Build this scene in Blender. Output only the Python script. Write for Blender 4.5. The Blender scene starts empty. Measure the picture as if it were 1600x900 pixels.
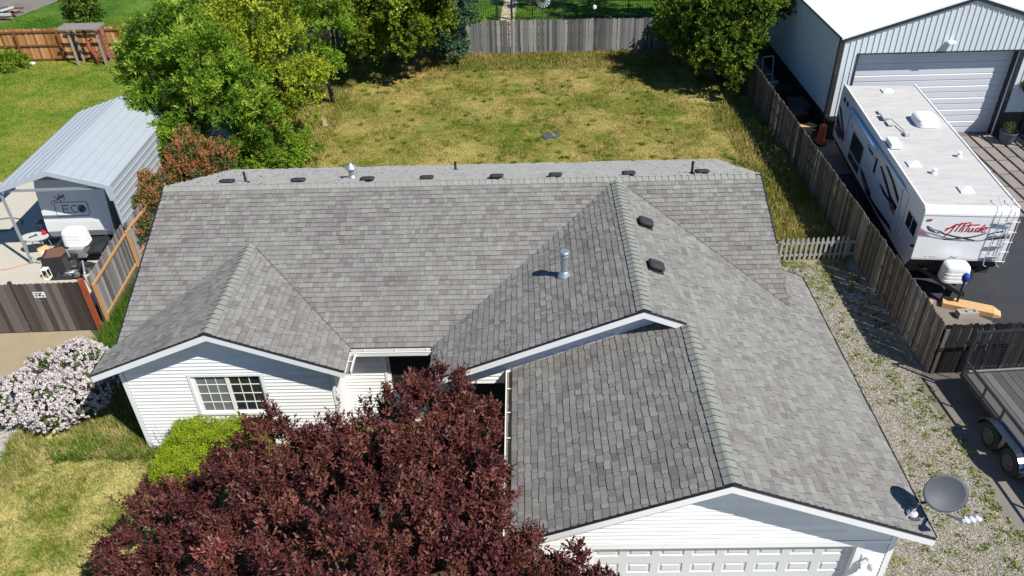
import bpy, math, random
import numpy as np
from mathutils import Vector, Matrix
random.seed(7); rng = np.random.default_rng(7)
D = bpy.data; SC = bpy.context.scene
COL = SC.collection

# ------------------------------------------------------------------ camera, sky, sun, exposure
YAW, PITCH, ROLL = math.radians(1.4707), math.radians(35.4085), math.radians(-1.9422)
CAM = Vector((10.737, -19.388, 14.933))
w = Vector((-math.sin(YAW)*math.cos(PITCH), math.cos(YAW)*math.cos(PITCH), -math.sin(PITCH)))
r0 = Vector((math.cos(YAW), math.sin(YAW), 0)); u0 = r0.cross(w)
cr = math.cos(ROLL)*r0 + math.sin(ROLL)*u0; cu = -math.sin(ROLL)*r0 + math.cos(ROLL)*u0
cd = D.cameras.new('camera'); cam = D.objects.new('camera', cd); COL.objects.link(cam)
cam.matrix_world = Matrix(((cr.x, cu.x, -w.x, CAM.x), (cr.y, cu.y, -w.y, CAM.y), (cr.z, cu.z, -w.z, CAM.z), (0, 0, 0, 1)))
cd.sensor_width = 36; cd.lens = 1237.39*36/1600; cd.clip_start = 0.5; cd.clip_end = 2000
SC.camera = cam
SUN_EL, SUN_AZ = math.radians(49.5), math.radians(128.0)      # azimuth clockwise from +Y
wd = D.worlds.new("World"); SC.world = wd; wd.use_nodes = True
nt = wd.node_tree; bg = nt.nodes['Background']
sky = nt.nodes.new('ShaderNodeTexSky'); sky.sky_type = 'NISHITA'; sky.sun_disc = False
sky.sun_elevation = SUN_EL; sky.sun_rotation = SUN_AZ; sky.air_density = 1.0; sky.dust_density = 0.1; sky.ozone_density = 6.0
hs = nt.nodes.new('ShaderNodeHueSaturation'); hs.inputs['Saturation'].default_value = 1.12; nt.links.new(sky.outputs[0], hs.inputs['Color']); nt.links.new(hs.outputs[0], bg.inputs[0]); bg.inputs[1].default_value = 0.075
sl = D.lights.new('sun', 'SUN'); sl.energy = 4.9; sl.angle = math.radians(0.53); sl.color = (1.0, 0.955, 0.87)
so = D.objects.new('sun', sl); COL.objects.link(so)
tosun = Vector((math.sin(SUN_AZ)*math.cos(SUN_EL), math.cos(SUN_AZ)*math.cos(SUN_EL), math.sin(SUN_EL)))
so.rotation_euler = tosun.to_track_quat('Z', 'Y').to_euler(); so.location = (30, -30, 40)
SC.view_settings.view_transform = 'Standard'; SC.view_settings.look = 'None'
SC.view_settings.exposure = 0.47; SC.view_settings.gamma = 1.0
SC.cycles.max_bounces = 6; SC.cycles.diffuse_bounces = 3; SC.cycles.transparent_max_bounces = 4

# ------------------------------------------------------------------ helpers
def tag(o, label=None, cat=None, group=None, kind=None):
    if label: o['label'] = label
    if cat: o['category'] = cat
    if group: o['group'] = group
    if kind: o['kind'] = kind
    return o

def empty(name, label, cat, loc=(0, 0, 0), rz=0.0, group=None):
    o = D.objects.new(name, None); COL.objects.link(o); o.empty_display_size = 0.2
    o.location = loc; o.rotation_euler = (0, 0, rz)
    return tag(o, label, cat, group)

def link(name, me, parent=None, mw=None):
    o = D.objects.new(name, me); COL.objects.link(o)
    if parent: o.parent = parent
    if mw is not None: o.matrix_local = mw
    return o

class MB:
    """collects geometry, then builds ONE mesh object"""
    def __init__(s): s.v = []; s.f = []; s.t = []; s.m = []
    def poly(s, pts, t=0.5, m=0):
        n = len(s.v); s.v += [tuple(p) for p in pts]; s.f.append(tuple(range(n, n+len(pts)))); s.t.append(t); s.m.append(m); return s
    def hexa(s, p, t=0.5, m=0):        # 8 points: bottom 4 ccw, top 4 ccw
        n = len(s.v); s.v += [tuple(q) for q in p]
        for q in ((3,2,1,0),(4,5,6,7),(0,1,5,4),(1,2,6,5),(2,3,7,6),(3,0,4,7)):
            s.f.append(tuple(n+i for i in q)); s.t.append(t); s.m.append(m)
        return s
    def box(s, x0, x1, y0, y1, z0, z1, t=0.5, m=0):
        return s.hexa([(x0,y0,z0),(x1,y0,z0),(x1,y1,z0),(x0,y1,z0),(x0,y0,z1),(x1,y0,z1),(x1,y1,z1),(x0,y1,z1)], t, m)
    def bar(s, a, b, wd, th=None, t=0.5, up=(0,0,1), m=0):
        """rectangular bar from a to b, wd across, th along the up side"""
        a, b = Vector(a), Vector(b); th = wd if th is None else th
        d = (b-a).normalized(); up = Vector(up)
        if abs(d.dot(up)) > .98: up = Vector((0, 1, 0)) if abs(d.y) < .9 else Vector((1, 0, 0))
        sx = d.cross(up).normalized()*wd/2; sy = sx.cross(d).normalized()*th/2
        return s.hexa([a-sx-sy, a+sx-sy, a+sx+sy, a-sx+sy, b-sx-sy, b+sx-sy, b+sx+sy, b-sx+sy], t, m)
    def tube(s, pts, r, n=6, t=0.5, cap=True, m=0):
        pts = [Vector(p) for p in pts]; rs = r if isinstance(r, (list, tuple)) else [r]*len(pts)
        base = len(s.v); px = None
        for i, p in enumerate(pts):
            d = (pts[min(i+1, len(pts)-1)] - pts[max(i-1, 0)]).normalized()
            if px is None: px = d.orthogonal().normalized()
            px = (px - d*px.dot(d)).normalized(); py = d.cross(px)
            for k in range(n):
                a = 2*math.pi*k/n; s.v.append(tuple(p + px*math.cos(a)*rs[i] + py*math.sin(a)*rs[i]))
        for i in range(len(pts)-1):
            for k in range(n):
                a = base+i*n+k; b = base+i*n+(k+1) % n
                s.f.append((a, b, b+n, a+n)); s.t.append(t); s.m.append(m)
        if cap:
            s.f.append(tuple(base+k for k in reversed(range(n)))); s.t.append(t); s.m.append(m)
            e = base+(len(pts)-1)*n; s.f.append(tuple(e+k for k in range(n))); s.t.append(t); s.m.append(m)
        return s
    def lathe(s, prof, n=16, c=(0, 0, 0), t=0.5, m=0, ax='z'):
        base = len(s.v)
        for (r, z) in prof:
            for k in range(n):
                a = 2*math.pi*k/n; x, y = r*math.cos(a), r*math.sin(a)
                p = (x, y, z) if ax == 'z' else ((z, x, y) if ax == 'x' else (x, z, y))
                s.v.append((c[0]+p[0], c[1]+p[1], c[2]+p[2]))
        for i in range(len(prof)-1):
            for k in range(n):
                a = base+i*n+k; b = base+i*n+(k+1) % n
                s.f.append((a, b, b+n, a+n)); s.t.append(t); s.m.append(m)
        s.f.append(tuple(base+k for k in reversed(range(n)))); s.t.append(t); s.m.append(m)
        e = base+(len(prof)-1)*n; s.f.append(tuple(e+k for k in range(n))); s.t.append(t); s.m.append(m)
        return s
    def mesh(s, name, mat, smooth=False):
        me = D.meshes.new(name); me.from_pydata(s.v, [], s.f)
        mats = mat if isinstance(mat, (list, tuple)) else [mat]
        for q in mats: me.materials.append(q)
        at = me.attributes.new('tint', 'FLOAT', 'FACE'); at.data.foreach_set('value', np.array(s.t, dtype=np.float32))
        if len(mats) > 1: me.polygons.foreach_set('material_index', np.array(s.m, dtype=np.int32))
        if smooth: me.polygons.foreach_set('use_smooth', np.ones(len(s.f), dtype=bool))
        me.update(); return me
    def build(s, name, mat, parent=None, smooth=False, bevel=0, mw=None):
        me = s.mesh(name, mat, smooth); o = link(name, me, parent, mw)
        if bevel:
            b = o.modifiers.new('bevel', 'BEVEL'); b.width = bevel; b.segments = 2; b.limit_method = 'ANGLE'; b.angle_limit = math.radians(40)
        return o

def pod(mb, cx, cy, hw, hd, prof, n=24, e=.45):
    """rounded box: rings of a superellipse, prof = [(scale, z), ...]"""
    base = len(mb.v)
    for sc, z in prof:
        for k in range(n):
            a = 2*math.pi*k/n; c, s = math.cos(a), math.sin(a)
            mb.v.append((cx+hw*sc*math.copysign(abs(c)**e, c), cy+hd*sc*math.copysign(abs(s)**e, s), z))
    for i in range(len(prof)-1):
        for k in range(n):
            a = base+i*n+k; b = base+i*n+(k+1) % n; mb.f.append((a, b, b+n, a+n)); mb.t.append(.5); mb.m.append(0)
    t = base+(len(prof)-1)*n; mb.f.append(tuple(t+k for k in range(n))); mb.t.append(.5); mb.m.append(0)
    mb.f.append(tuple(base+k for k in reversed(range(n)))); mb.t.append(.5); mb.m.append(0)
    return mb

def npmesh(name, V, F, tint, mat, parent=None, smooth=False):
    """V (n,3), F (m,k) one polygon size"""
    me = D.meshes.new(name); V = np.asarray(V, np.float32); F = np.asarray(F, np.int32); k = F.shape[1]
    me.vertices.add(len(V)); me.vertices.foreach_set('co', V.ravel())
    me.loops.add(F.size); me.loops.foreach_set('vertex_index', F.ravel())
    me.polygons.add(len(F)); me.polygons.foreach_set('loop_start', np.arange(0, F.size, k, dtype=np.int32))
    me.update(calc_edges=True)
    me.materials.append(mat)
    at = me.attributes.new('tint', 'FLOAT', 'FACE'); at.data.foreach_set('value', np.asarray(tint, np.float32))
    if smooth: me.polygons.foreach_set('use_smooth', np.ones(len(F), dtype=bool))
    return link(name, me, parent)

# ------------------------------------------------------------------ materials
def C4(c): return (c[0], c[1], c[2], 1.0)
def mat(name, stops, rough=0.8, metal=0.0, noise=(3.0, 0.25), bump=(0, 0.0), vary=0.0, coord='Object',
        spec=0.3, transl=0.0, big=None, grain=None, stretch=None, trans=0.0, vor=None):
    """stops: colours of a ramp driven by tint attribute + per-object random*vary + noise"""
    m = D.materials.new(name); m.use_nodes = True; n = m.node_tree.nodes; L = m.node_tree.links
    b = n['Principled BSDF']; out = n['Material Output']
    tc = n.new('ShaderNodeTexCoord'); vec = tc.outputs[coord]
    if coord == 'World':
        pass
    if stretch:
        mp = n.new('ShaderNodeMapping'); mp.inputs['Scale'].default_value = stretch; L.new(vec, mp.inputs[0]); vec = mp.outputs[0]
    def math2(op, a, bb):
        q = n.new('ShaderNodeMath'); q.operation = op
        for i, x in enumerate((a, bb)):
            if isinstance(x, (int, float)): q.inputs[i].default_value = x
            else: L.new(x, q.inputs[i])
        return q.outputs[0]
    def nz(scale, detail=4, rough_=0.6, v=None):
        q = n.new('ShaderNodeTexNoise'); q.inputs['Scale'].default_value = scale; q.inputs['Detail'].default_value = detail
        q.inputs['Roughness'].default_value = rough_; L.new(v if v is not None else vec, q.inputs['Vector']); return q.outputs['Fac']
    at = n.new('ShaderNodeAttribute'); at.attribute_name = 'tint'
    fac = at.outputs['Fac']
    if noise[1]: fac = math2('ADD', fac, math2('MULTIPLY', math2('SUBTRACT', nz(noise[0]), 0.5), noise[1]*2))
    if big: fac = math2('ADD', fac, math2('MULTIPLY', math2('SUBTRACT', nz(big[0], 3), 0.5), big[1]*2))
    if grain: fac = math2('ADD', fac, math2('MULTIPLY', math2('SUBTRACT', nz(grain[0], 2), 0.5), grain[1]*2))
    if vary:
        oi = n.new('ShaderNodeObjectInfo'); fac = math2('ADD', fac, math2('MULTIPLY', math2('SUBTRACT', oi.outputs['Random'], 0.5), vary))
    if vor:
        vo = n.new('ShaderNodeTexVoronoi'); vo.inputs['Scale'].default_value = vor[0]; L.new(vec, vo.inputs['Vector'])
        sp = n.new('ShaderNodeSeparateColor'); L.new(vo.outputs['Color'], sp.inputs[0])
        fac = math2('ADD', fac, math2('MULTIPLY', math2('SUBTRACT', sp.outputs[0], 0.5), vor[1]*2))
    rp = n.new('ShaderNodeValToRGB'); el = rp.color_ramp.elements
    k = len(stops)
    while len(el) < k: el.new(0.5)
    for i, c in enumerate(stops): el[i].position = i/(k-1) if k > 1 else 0; el[i].color = C4(c)
    if k == 1: el.remove(el[1])
    L.new(fac, rp.inputs[0]); L.new(rp.outputs[0], b.inputs['Base Color'])
    b.inputs['Roughness'].default_value = rough; b.inputs['Metallic'].default_value = metal
    b.inputs['Specular IOR Level'].default_value = spec
    if trans: b.inputs['Transmission Weight'].default_value = trans
    if bump[1]:
        bp = n.new('ShaderNodeBump'); bp.inputs['Strength'].default_value = bump[1]; bp.inputs['Distance'].default_value = 0.02
        if vor: L.new(vo.outputs['Distance'], bp.inputs['Height'])
        else: L.new(nz(bump[0], 5), bp.inputs['Height'])
        L.new(bp.outputs[0], b.inputs['Normal'])
    if transl:
        tr = n.new('ShaderNodeBsdfTranslucent'); L.new(rp.outputs[0], tr.inputs[0])
        mx = n.new('ShaderNodeMixShader'); mx.inputs[0].default_value = transl
        L.new(b.outputs[0], mx.inputs[1]); L.new(tr.outputs[0], mx.inputs[2]); L.new(mx.outputs[0], out.inputs[0])
    return m

def grass_mat(name, dry, green, scale, bias, dark=0.62, patch=0.9):
    """ground and blades share it: patches of dry and green by place, tint lightens or darkens one blade"""
    m = D.materials.new(name); m.use_nodes = True; n = m.node_tree.nodes; L = m.node_tree.links; b = n['Principled BSDF']
    g = n.new('ShaderNodeNewGeometry'); sp = n.new('ShaderNodeMapping'); sp.inputs['Scale'].default_value = (1, 1, 0.0); L.new(g.outputs['Position'], sp.inputs[0])
    def nz(s, d=4, r=0.6):
        q = n.new('ShaderNodeTexNoise'); q.inputs['Scale'].default_value = s; q.inputs['Detail'].default_value = d; q.inputs['Roughness'].default_value = r
        L.new(sp.outputs[0], q.inputs['Vector']); return q.outputs['Fac']
    def M(op, a, c):
        q = n.new('ShaderNodeMath'); q.operation = op
        for i, x in enumerate((a, c)):
            if isinstance(x, (int, float)): q.inputs[i].default_value = x
            else: L.new(x, q.inputs[i])
        return q.outputs[0]
    f = M('ADD', M('MULTIPLY', nz(scale, 5, .65), 2.6*patch), M('ADD', M('MULTIPLY', nz(scale*6, 4, .7), 1.5*patch), M('MULTIPLY', nz(scale*30, 2, .7), .9*patch)))
    f = M('ADD', f, bias - 2.5*patch)
    at = n.new('ShaderNodeAttribute'); at.attribute_name = 'tint'
    f = M('ADD', f, M('MULTIPLY', M('SUBTRACT', at.outputs['Fac'], .5), .7))
    mx = n.new('ShaderNodeMix'); mx.data_type = 'RGBA'; mx.clamp_factor = True
    L.new(f, mx.inputs['Factor']); mx.inputs['A'].default_value = C4(dry); mx.inputs['B'].default_value = C4(green)
    mu = n.new('ShaderNodeMix'); mu.data_type = 'RGBA'; mu.blend_type = 'MULTIPLY'; mu.inputs['Factor'].default_value = 1
    rp = n.new('ShaderNodeValToRGB'); rp.color_ramp.elements[0].color = (dark, dark, dark, 1); rp.color_ramp.elements[0].position = .36
    rp.color_ramp.elements[1].color = (1.25, 1.25, 1.2, 1); rp.color_ramp.elements[1].position = .62
    L.new(nz(15, 4, .85), rp.inputs[0]); L.new(mx.outputs['Result'], mu.inputs['A']); L.new(rp.outputs[0], mu.inputs['B'])
    L.new(mu.outputs['Result'], b.inputs['Base Color']); b.inputs['Roughness'].default_value = .85; b.inputs['Specular IOR Level'].default_value = .15
    bp = n.new('ShaderNodeBump'); bp.inputs['Strength'].default_value = .7; bp.inputs['Distance'].default_value = .05
    L.new(nz(26, 5, .8), bp.inputs['Height']); L.new(bp.outputs[0], b.inputs['Normal'])
    return m

M_shingle = mat('shingle_grey', [(.125,.116,.112), (.178,.169,.162), (.226,.220,.207), (.270,.269,.249)], rough=.95, noise=(1.1,.10), big=(.45,.20), grain=(45,.42), bump=(220,.5), vary=.10, coord='Object', spec=.12)
M_shingle_field = mat('shingle_grey_field', [(.125,.116,.112), (.178,.169,.162), (.226,.220,.207), (.270,.269,.249)], rough=.95, noise=(1.1,.10), big=(.45,.20), grain=(45,.42), bump=(220,.5), spec=.12)
M_cap = mat('cap_shingle', [(.215,.222,.200), (.265,.273,.245)], rough=.95, grain=(70,.3), noise=(4,.2), vary=.5, bump=(200,.4), spec=.12)
M_deck = mat('roof_deck', [(.04,.04,.04)], noise=(1,0))
M_back_sheen = mat('back_slope_sheen', [(.24,.24,.228), (.34,.34,.325)], rough=.95, noise=(9,.3), grain=(60,.3), spec=.1)  # shingle grey made paler: grazing sheen on the back slope put into the colour
M_drip = mat('drip_edge', [(.015,.015,.017)], rough=.6, noise=(1,0))
M_white = mat('white_vinyl', [(.66,.67,.67), (.82,.82,.81)], rough=.55, noise=(2,.3), grain=(8,.12), spec=.4, vary=.35)
M_trim = mat('white_trim', [(.70,.71,.72), (.80,.80,.80)], rough=.5, noise=(3,.3), spec=.4)
M_door = mat('door_white', [(.50,.51,.52), (.58,.59,.60)], rough=.5, noise=(3,.2), spec=.4)
M_gutter = mat('gutter_white', [(.62,.62,.60), (.78,.78,.76)], rough=.5, noise=(6,.3))
M_debris = mat('gutter_debris', [(.10,.08,.06), (.28,.24,.18)], rough=.95, noise=(30,.6))
M_glass = mat('dark_glass', [(.01,.012,.012), (.03,.035,.033)], rough=.08, noise=(3,.3), spec=.8)
M_screen = mat('insect_screen', [(.13,.14,.13), (.19,.20,.19)], rough=.6, noise=(3,.2))
M_siding_sh = M_white
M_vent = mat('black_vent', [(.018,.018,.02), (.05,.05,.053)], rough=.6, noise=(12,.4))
M_galv = mat('galvanised', [(.33,.36,.37), (.60,.64,.66)], rough=.38, metal=.7, noise=(9,.4))
M_dish = mat('dish_grey', [(.055,.062,.075), (.075,.083,.098)], rough=.55, noise=(6,.4))
M_ltgrey = mat('light_grey_plastic', [(.38,.39,.40), (.55,.56,.57)], rough=.5, noise=(6,.3))
M_board_grey = mat('weathered_board', [(.05,.048,.05), (.13,.125,.127), (.23,.222,.22), (.40,.39,.385)], rough=.9, noise=(2.5,.22), grain=(1,.0), stretch=(14,14,.7), vary=.75, bump=(6,.35), spec=.1)
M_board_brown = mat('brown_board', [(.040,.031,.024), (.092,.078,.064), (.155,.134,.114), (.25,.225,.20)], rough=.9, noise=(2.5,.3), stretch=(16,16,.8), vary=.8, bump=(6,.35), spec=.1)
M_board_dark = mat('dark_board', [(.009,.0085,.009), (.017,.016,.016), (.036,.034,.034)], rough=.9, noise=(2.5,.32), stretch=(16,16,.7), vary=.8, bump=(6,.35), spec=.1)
M_gate = mat('gate_plank', [(.045,.035,.03), (.085,.07,.062), (.17,.15,.135)], rough=.85, noise=(2.5,.25), stretch=(16,16,.5), vary=.9, bump=(6,.3), spec=.15)
M_cedar = mat('cedar_board', [(.24,.085,.03), (.42,.19,.075), (.62,.38,.19)], rough=.8, noise=(2,.12), stretch=(10,10,.6), vary=1.0, spec=.2)
M_cedar_rail = mat('cedar_rail', [(.14,.06,.025), (.22,.10,.04)], rough=.8, noise=(4,.4))
M_newwood = mat('new_lumber', [(.38,.19,.07), (.58,.34,.15)], rough=.8, noise=(5,.5), stretch=(4,4,1))
M_red = mat('red_stained_post', [(.20,.045,.02), (.36,.09,.04)], rough=.75, noise=(6,.6))
M_greywood = mat('grey_timber', [(.22,.20,.19), (.40,.38,.37)], rough=.85, noise=(6,.4))
M_metalroof = mat('carport_steel', [(.33,.37,.41), (.42,.46,.50)], rough=.5, metal=.1, noise=(1.5,.25), spec=.6)
M_carport_trim = mat('carport_trim', [(.38,.43,.49), (.46,.51,.57)], rough=.4, noise=(3,.2), spec=.5)
M_post = mat('grey_steel_post', [(.26,.29,.31), (.34,.37,.39)], rough=.45, metal=.2, noise=(5,.3))
M_shopwall = mat('shop_steel_white', [(.52,.57,.60), (.60,.65,.68)], rough=.42, noise=(.8,.3), spec=.5)
M_shoproof = mat('shop_roof_white', [(.72,.74,.75), (.80,.82,.83)], rough=.4, noise=(.8,.2), spec=.5)
M_black = mat('black_steel', [(.012,.013,.016), (.03,.032,.038)], rough=.45, noise=(5,.4), spec=.5)
M_roller = mat('roller_door', [(.50,.52,.56), (.58,.60,.64)], rough=.45, noise=(2,.3), spec=.4)
M_rv = mat('rv_white', [(.60,.60,.585), (.74,.75,.76), (.80,.81,.82)], rough=.28, noise=(1.6,.30), stretch=(3,3,.35), spec=.6)
M_rvroof = mat('rv_roof', [(.34,.325,.31), (.46,.45,.44), (.53,.525,.52)], rough=.8, noise=(1.6,.55), grain=(14,.2), stretch=(1,3,1))
M_rvlow = mat('rv_underside', [(.03,.028,.027), (.075,.065,.06)], rough=.6, noise=(3,.5))
M_plastic = mat('white_plastic', [(.74,.76,.77), (.84,.84,.84)], rough=.35, noise=(5,.2), spec=.5)
M_fiber = mat('trailer_fibreglass', [(.60,.62,.63), (.70,.71,.72)], rough=.35, noise=(2,.3), spec=.5)
M_awn = mat('awning_blue', [(.42,.58,.78), (.50,.64,.82)], rough=.5, noise=(4,.3))
M_redp = mat('decal_red', [(.52,.015,.03)], rough=.4, noise=(1,0))
M_pinkp = mat('decal_dusky', [(.32,.12,.15)], rough=.4, noise=(1,0))
M_blkp = mat('decal_charcoal', [(.02,.022,.026)], rough=.4, noise=(1,0))
M_gryp = mat('decal_grey', [(.22,.24,.27)], rough=.4, noise=(1,0))
M_orange = mat('orange_plastic', [(.55,.11,.03), (.70,.18,.06)], rough=.5, noise=(5,.4))
M_card = mat('cardboard', [(.46,.27,.12), (.62,.40,.20)], rough=.85, noise=(4,.4))
M_block = mat('concrete_block', [(.25,.22,.19), (.42,.38,.33)], rough=.95, noise=(20,.5))
M_tyre = mat('tyre_rubber', [(.012,.012,.012), (.03,.03,.03)], rough=.85, noise=(8,.4))
M_deckwood = mat('trailer_deck_board', [(.052,.048,.046), (.09,.086,.082), (.145,.14,.135)], rough=.85, noise=(3,.3), stretch=(12,.7,12), vary=.6, bump=(6,.3))
M_fender = mat('polished_fender', [(.10,.11,.14), (.25,.26,.30)], rough=.18, metal=.9, noise=(4,.3))
M_shadow_slab = mat('shadow_slab', [(.17,.15,.135), (.27,.24,.22)], rough=.9, noise=(4,.3), grain=(30,.15), vary=.6)
M_concrete = mat('pale_concrete', [(.38,.35,.29), (.50,.47,.405)], rough=.9, noise=(.8,.25), grain=(9,.2), big=(.2,.2))
M_drive = mat('drive_concrete', [(.11,.097,.085), (.18,.16,.14), (.23,.208,.185)], rough=.9, big=(.35,.4), noise=(1.4,.35), grain=(12,.25))
M_asphalt = mat('new_asphalt', [(.020,.023,.030), (.036,.038,.045), (.06,.058,.056)], rough=.9, noise=(1.2,.45), grain=(40,.3), bump=(60,.3))
M_dirt = mat('packed_dirt', [(.25,.195,.125), (.37,.30,.20)], rough=.95, noise=(1.6,.35), grain=(24,.3), bump=(30,.4))
M_gravel = mat('gravel', [(.09,.080,.048), (.20,.176,.130), (.285,.258,.215), (.39,.365,.32)], rough=.95, noise=(.7,.22), vor=(42,.36), bump=(1,.6), grain=(9,.25))
M_gravel_l = mat('pale_gravel', [(.20,.18,.165), (.36,.34,.32), (.55,.53,.51)], rough=.95, noise=(.8,.14), vor=(34,.4), bump=(1,.6), grain=(9,.15))
M_stone = mat('gravel_stone', [(.11,.10,.082), (.205,.187,.165), (.30,.28,.255), (.45,.43,.405)], rough=.9, noise=(3,.1))
M_ground = mat('bare_ground', [(.10,.085,.05), (.20,.17,.11)], rough=1, noise=(.7,.5))
M_soil = mat('dark_soil', [(.04,.03,.02), (.11,.085,.06)], rough=1, noise=(5,.5), bump=(20,.5))
M_bark = mat('bark', [(.07,.055,.045), (.16,.13,.105)], rough=.95, noise=(6,.5), stretch=(1,1,.3))
M_dead = mat('dead_weed', [(.20,.09,.035), (.36,.18,.08)], rough=.95, noise=(9,.5))
M_bark_l = mat('pale_twig', [(.26,.22,.20), (.44,.40,.38)], rough=.9, noise=(6,.4))
M_tarp = mat('black_tarp', [(.012,.012,.014), (.035,.035,.038)], rough=.5, noise=(6,.5))
M_mesh = mat('rusty_grate', [(.10,.05,.035), (.19,.10,.07)], rough=.9, noise=(20,.5))
M_iron = mat('wrought_iron', [(.012,.014,.013), (.03,.033,.03)], rough=.6, noise=(9,.3))
M_path = mat('tan_path', [(.36,.29,.20), (.54,.45,.33)], rough=.95, noise=(3,.4), grain=(18,.3))
M_lattice = mat('red_lattice', [(.24,.09,.05), (.38,.16,.10)], rough=.85, noise=(8,.4))
M_blue = mat('blue_fabric', [(.01,.03,.22), (.02,.06,.38)], rough=.5, noise=(6,.5))
M_rednozzle = mat('red_plastic', [(.55,.01,.02)], rough=.4, noise=(1,0))
M_panelblue = mat('slate_blue_panel', [(.055,.07,.09), (.11,.13,.155)], rough=.5, noise=(6,.4))
M_brownp = mat('decal_brown', [(.16,.055,.025)], rough=.5, noise=(1,0))

def leafmat(name, stops, transl=.3, rough=.5, spec=.25, noise=(.8,.12)):
    return mat(name, stops, rough=rough, noise=noise, transl=transl, spec=spec)
L_red = leafmat('plum_leaf', [(.030,.009,.010), (.070,.019,.019), (.118,.032,.031), (.155,.070,.044), (.26,.068,.064)], .15, .5, .3)
L_ash = leafmat('ash_leaf', [(.045,.090,.012), (.13,.24,.02), (.27,.42,.035), (.52,.64,.10)], .48)
L_yel = leafmat('yellow_green_leaf', [(.08,.115,.015), (.23,.30,.022), (.42,.49,.04), (.64,.68,.10)], .45)
L_maple = leafmat('maple_leaf', [(.035,.065,.008), (.11,.17,.015), (.24,.32,.025), (.42,.48,.06)], .4)
L_dark = leafmat('viburnum_leaf', [(.018,.05,.022), (.045,.10,.045), (.085,.16,.075), (.16,.22,.13)], .2)
L_right = leafmat('lime_leaf', [(.025,.05,.01), (.07,.125,.015), (.145,.22,.025), (.28,.38,.05)], .4)
L_hedge = leafmat('hedge_leaf', [(.085,.14,.01), (.215,.31,.014), (.36,.46,.025), (.50,.57,.05)], .3)
L_ph_g = leafmat('photinia_green', [(.05,.06,.018), (.11,.14,.035), (.20,.22,.07)], .3)
L_ph_o = leafmat('photinia_orange', [(.32,.12,.05), (.50,.20,.08), (.70,.38,.19)], .35)
L_lil_g = leafmat('lilac_leaf', [(.03,.05,.012), (.08,.13,.03), (.15,.22,.05)], .25)
L_lil_f = leafmat('lilac_flower', [(.54,.46,.48), (.71,.64,.65), (.82,.77,.77)], .3)
L_weed = leafmat('weed_leaf', [(.07,.09,.018), (.15,.19,.035), (.25,.27,.07), (.34,.29,.14)], .25)

M_lawn = grass_mat('dry_lawn', (.41,.32,.115), (.115,.155,.014), .33, .50, patch=1.2)
M_lawn_f = grass_mat('front_dry_lawn', (.50,.43,.17), (.13,.175,.018), .8, .46, patch=1.4)
M_lawn_g = grass_mat('green_lawn', (.27,.265,.05), (.085,.175,.012), .3, .56, patch=1.2)
M_lawn_v = grass_mat('vivid_lawn', (.12,.20,.02), (.035,.105,.008), .3, .6, patch=1.2)

# ------------------------------------------------------------------ ground
def sheet(name, pts, z, m, kind='structure'):
    mb = MB(); mb.poly([(x, y, z) for x, y in pts]); o = mb.build(name, m); tag(o, kind=kind); return o
GZ = 0.0
sheet('ground', [(-400,-400), (400,-400), (400,400), (-400,400)], -0.03, M_ground)
sheet('lawn', [(-2.45,-0.1), (21.62,-0.1), (21.62,24.2), (-2.45,24.2)], 0.000, M_lawn)
sheet('lawn', [(-2.6,-30), (10.6,-30), (10.6,-0.1), (-2.45,-0.1), (-2.45,-3.2), (-2.95,-4.9), (-2.6,-6.2)], 0.0, M_lawn_f)
sheet('gravel_side_yard', [(16.6,-30), (21.38,-30), (21.4,-8), (21.38,-5), (21.32,-2.95), (21.62,-2.8), (21.62,2.88), (16.6,2.88)], 0.004, M_gravel)
sheet('driveway', [(10.6,-30), (16.6,-30), (16.6,-9.9), (10.6,-9.9)], 0.004, M_concrete)
sheet('side_driveway', [(21.38,-30), (60,-30), (60,-2.84), (21.62,-2.84), (21.32,-2.95), (21.38,-5), (21.4,-8)], 0.008, M_drive)
sheet('parking_pad', [(21.62,-2.84), (60,-2.84), (60,24), (21.62,24)], 0.004, M_drive)
sheet('asphalt', [(24.9,-2.75), (60,-2.75), (60,12.1), (27.9,12.1), (27.2,9), (22.0,9), (21.9,2.2), (23.0,1.0), (24.55,-.55)], 0.008, M_asphalt)
sheet('patio', [(-30,-0.15), (-2.55,-0.15), (-2.55,9.9), (-30,9.9)], 0.004, M_concrete)
sheet('dirt_yard', [(-30,-4.4), (-5.2,-4.1), (-3.2,-3.4), (-2.3,-2.5), (-2.3,-0.15), (-30,-0.15)], 0.006, M_dirt)
sheet('gravel_bed', [(-30,-30), (-2.6,-30), (-2.6,-6.2), (-2.95,-4.9), (-2.4,-3.4), (-3.2,-3.0), (-5.2,-3.6), (-30,-4.0)], 0.010, M_gravel_l)
sheet('neighbour_lawn', [(-60,9.9), (-2.5,9.9), (-2.5,24.9), (-60,24.9)], 0.002, M_lawn_g)
sheet('far_lawn', [(-60,24.9), (45,24.9), (45,80), (-60,80)], 0.002, M_lawn_v)
sheet('far_lawn', [(8.2,24.9), (40,24.9), (40,30.3), (8.2,30.3)], 0.006, M_lawn_g)
sheet('dirt_lot', [(-60,31.2), (-23.6,31.2), (-22.6,35), (-21.2,40), (-20,60), (-60,60)], 0.010, M_drive)
sheet('soil_bed', [(-3.3,0.2), (-0.1,-3), (0.75,-5.1), (0.75,12), (-3.0,12.5)], 0.010, M_soil)
sheet('soil_bed', [(1.15,-5.3), (6.3,-5.3), (10.3,-5.0), (10.3,-9.9), (7,-10.6), (3,-9.2), (1.5,-6.9)], 0.008, M_soil)
sheet('path', [(9.15,24.95), (9.95,24.95), (10.6,40), (9.6,40)], 0.012, M_path)
sheet('gravel_walk', [(-3.6,10.5), (-2.3,10.5), (-3.2,19), (-4.8,24.0), (-6.3,24.0), (-4.6,19)], 0.012, M_gravel_l)

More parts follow.
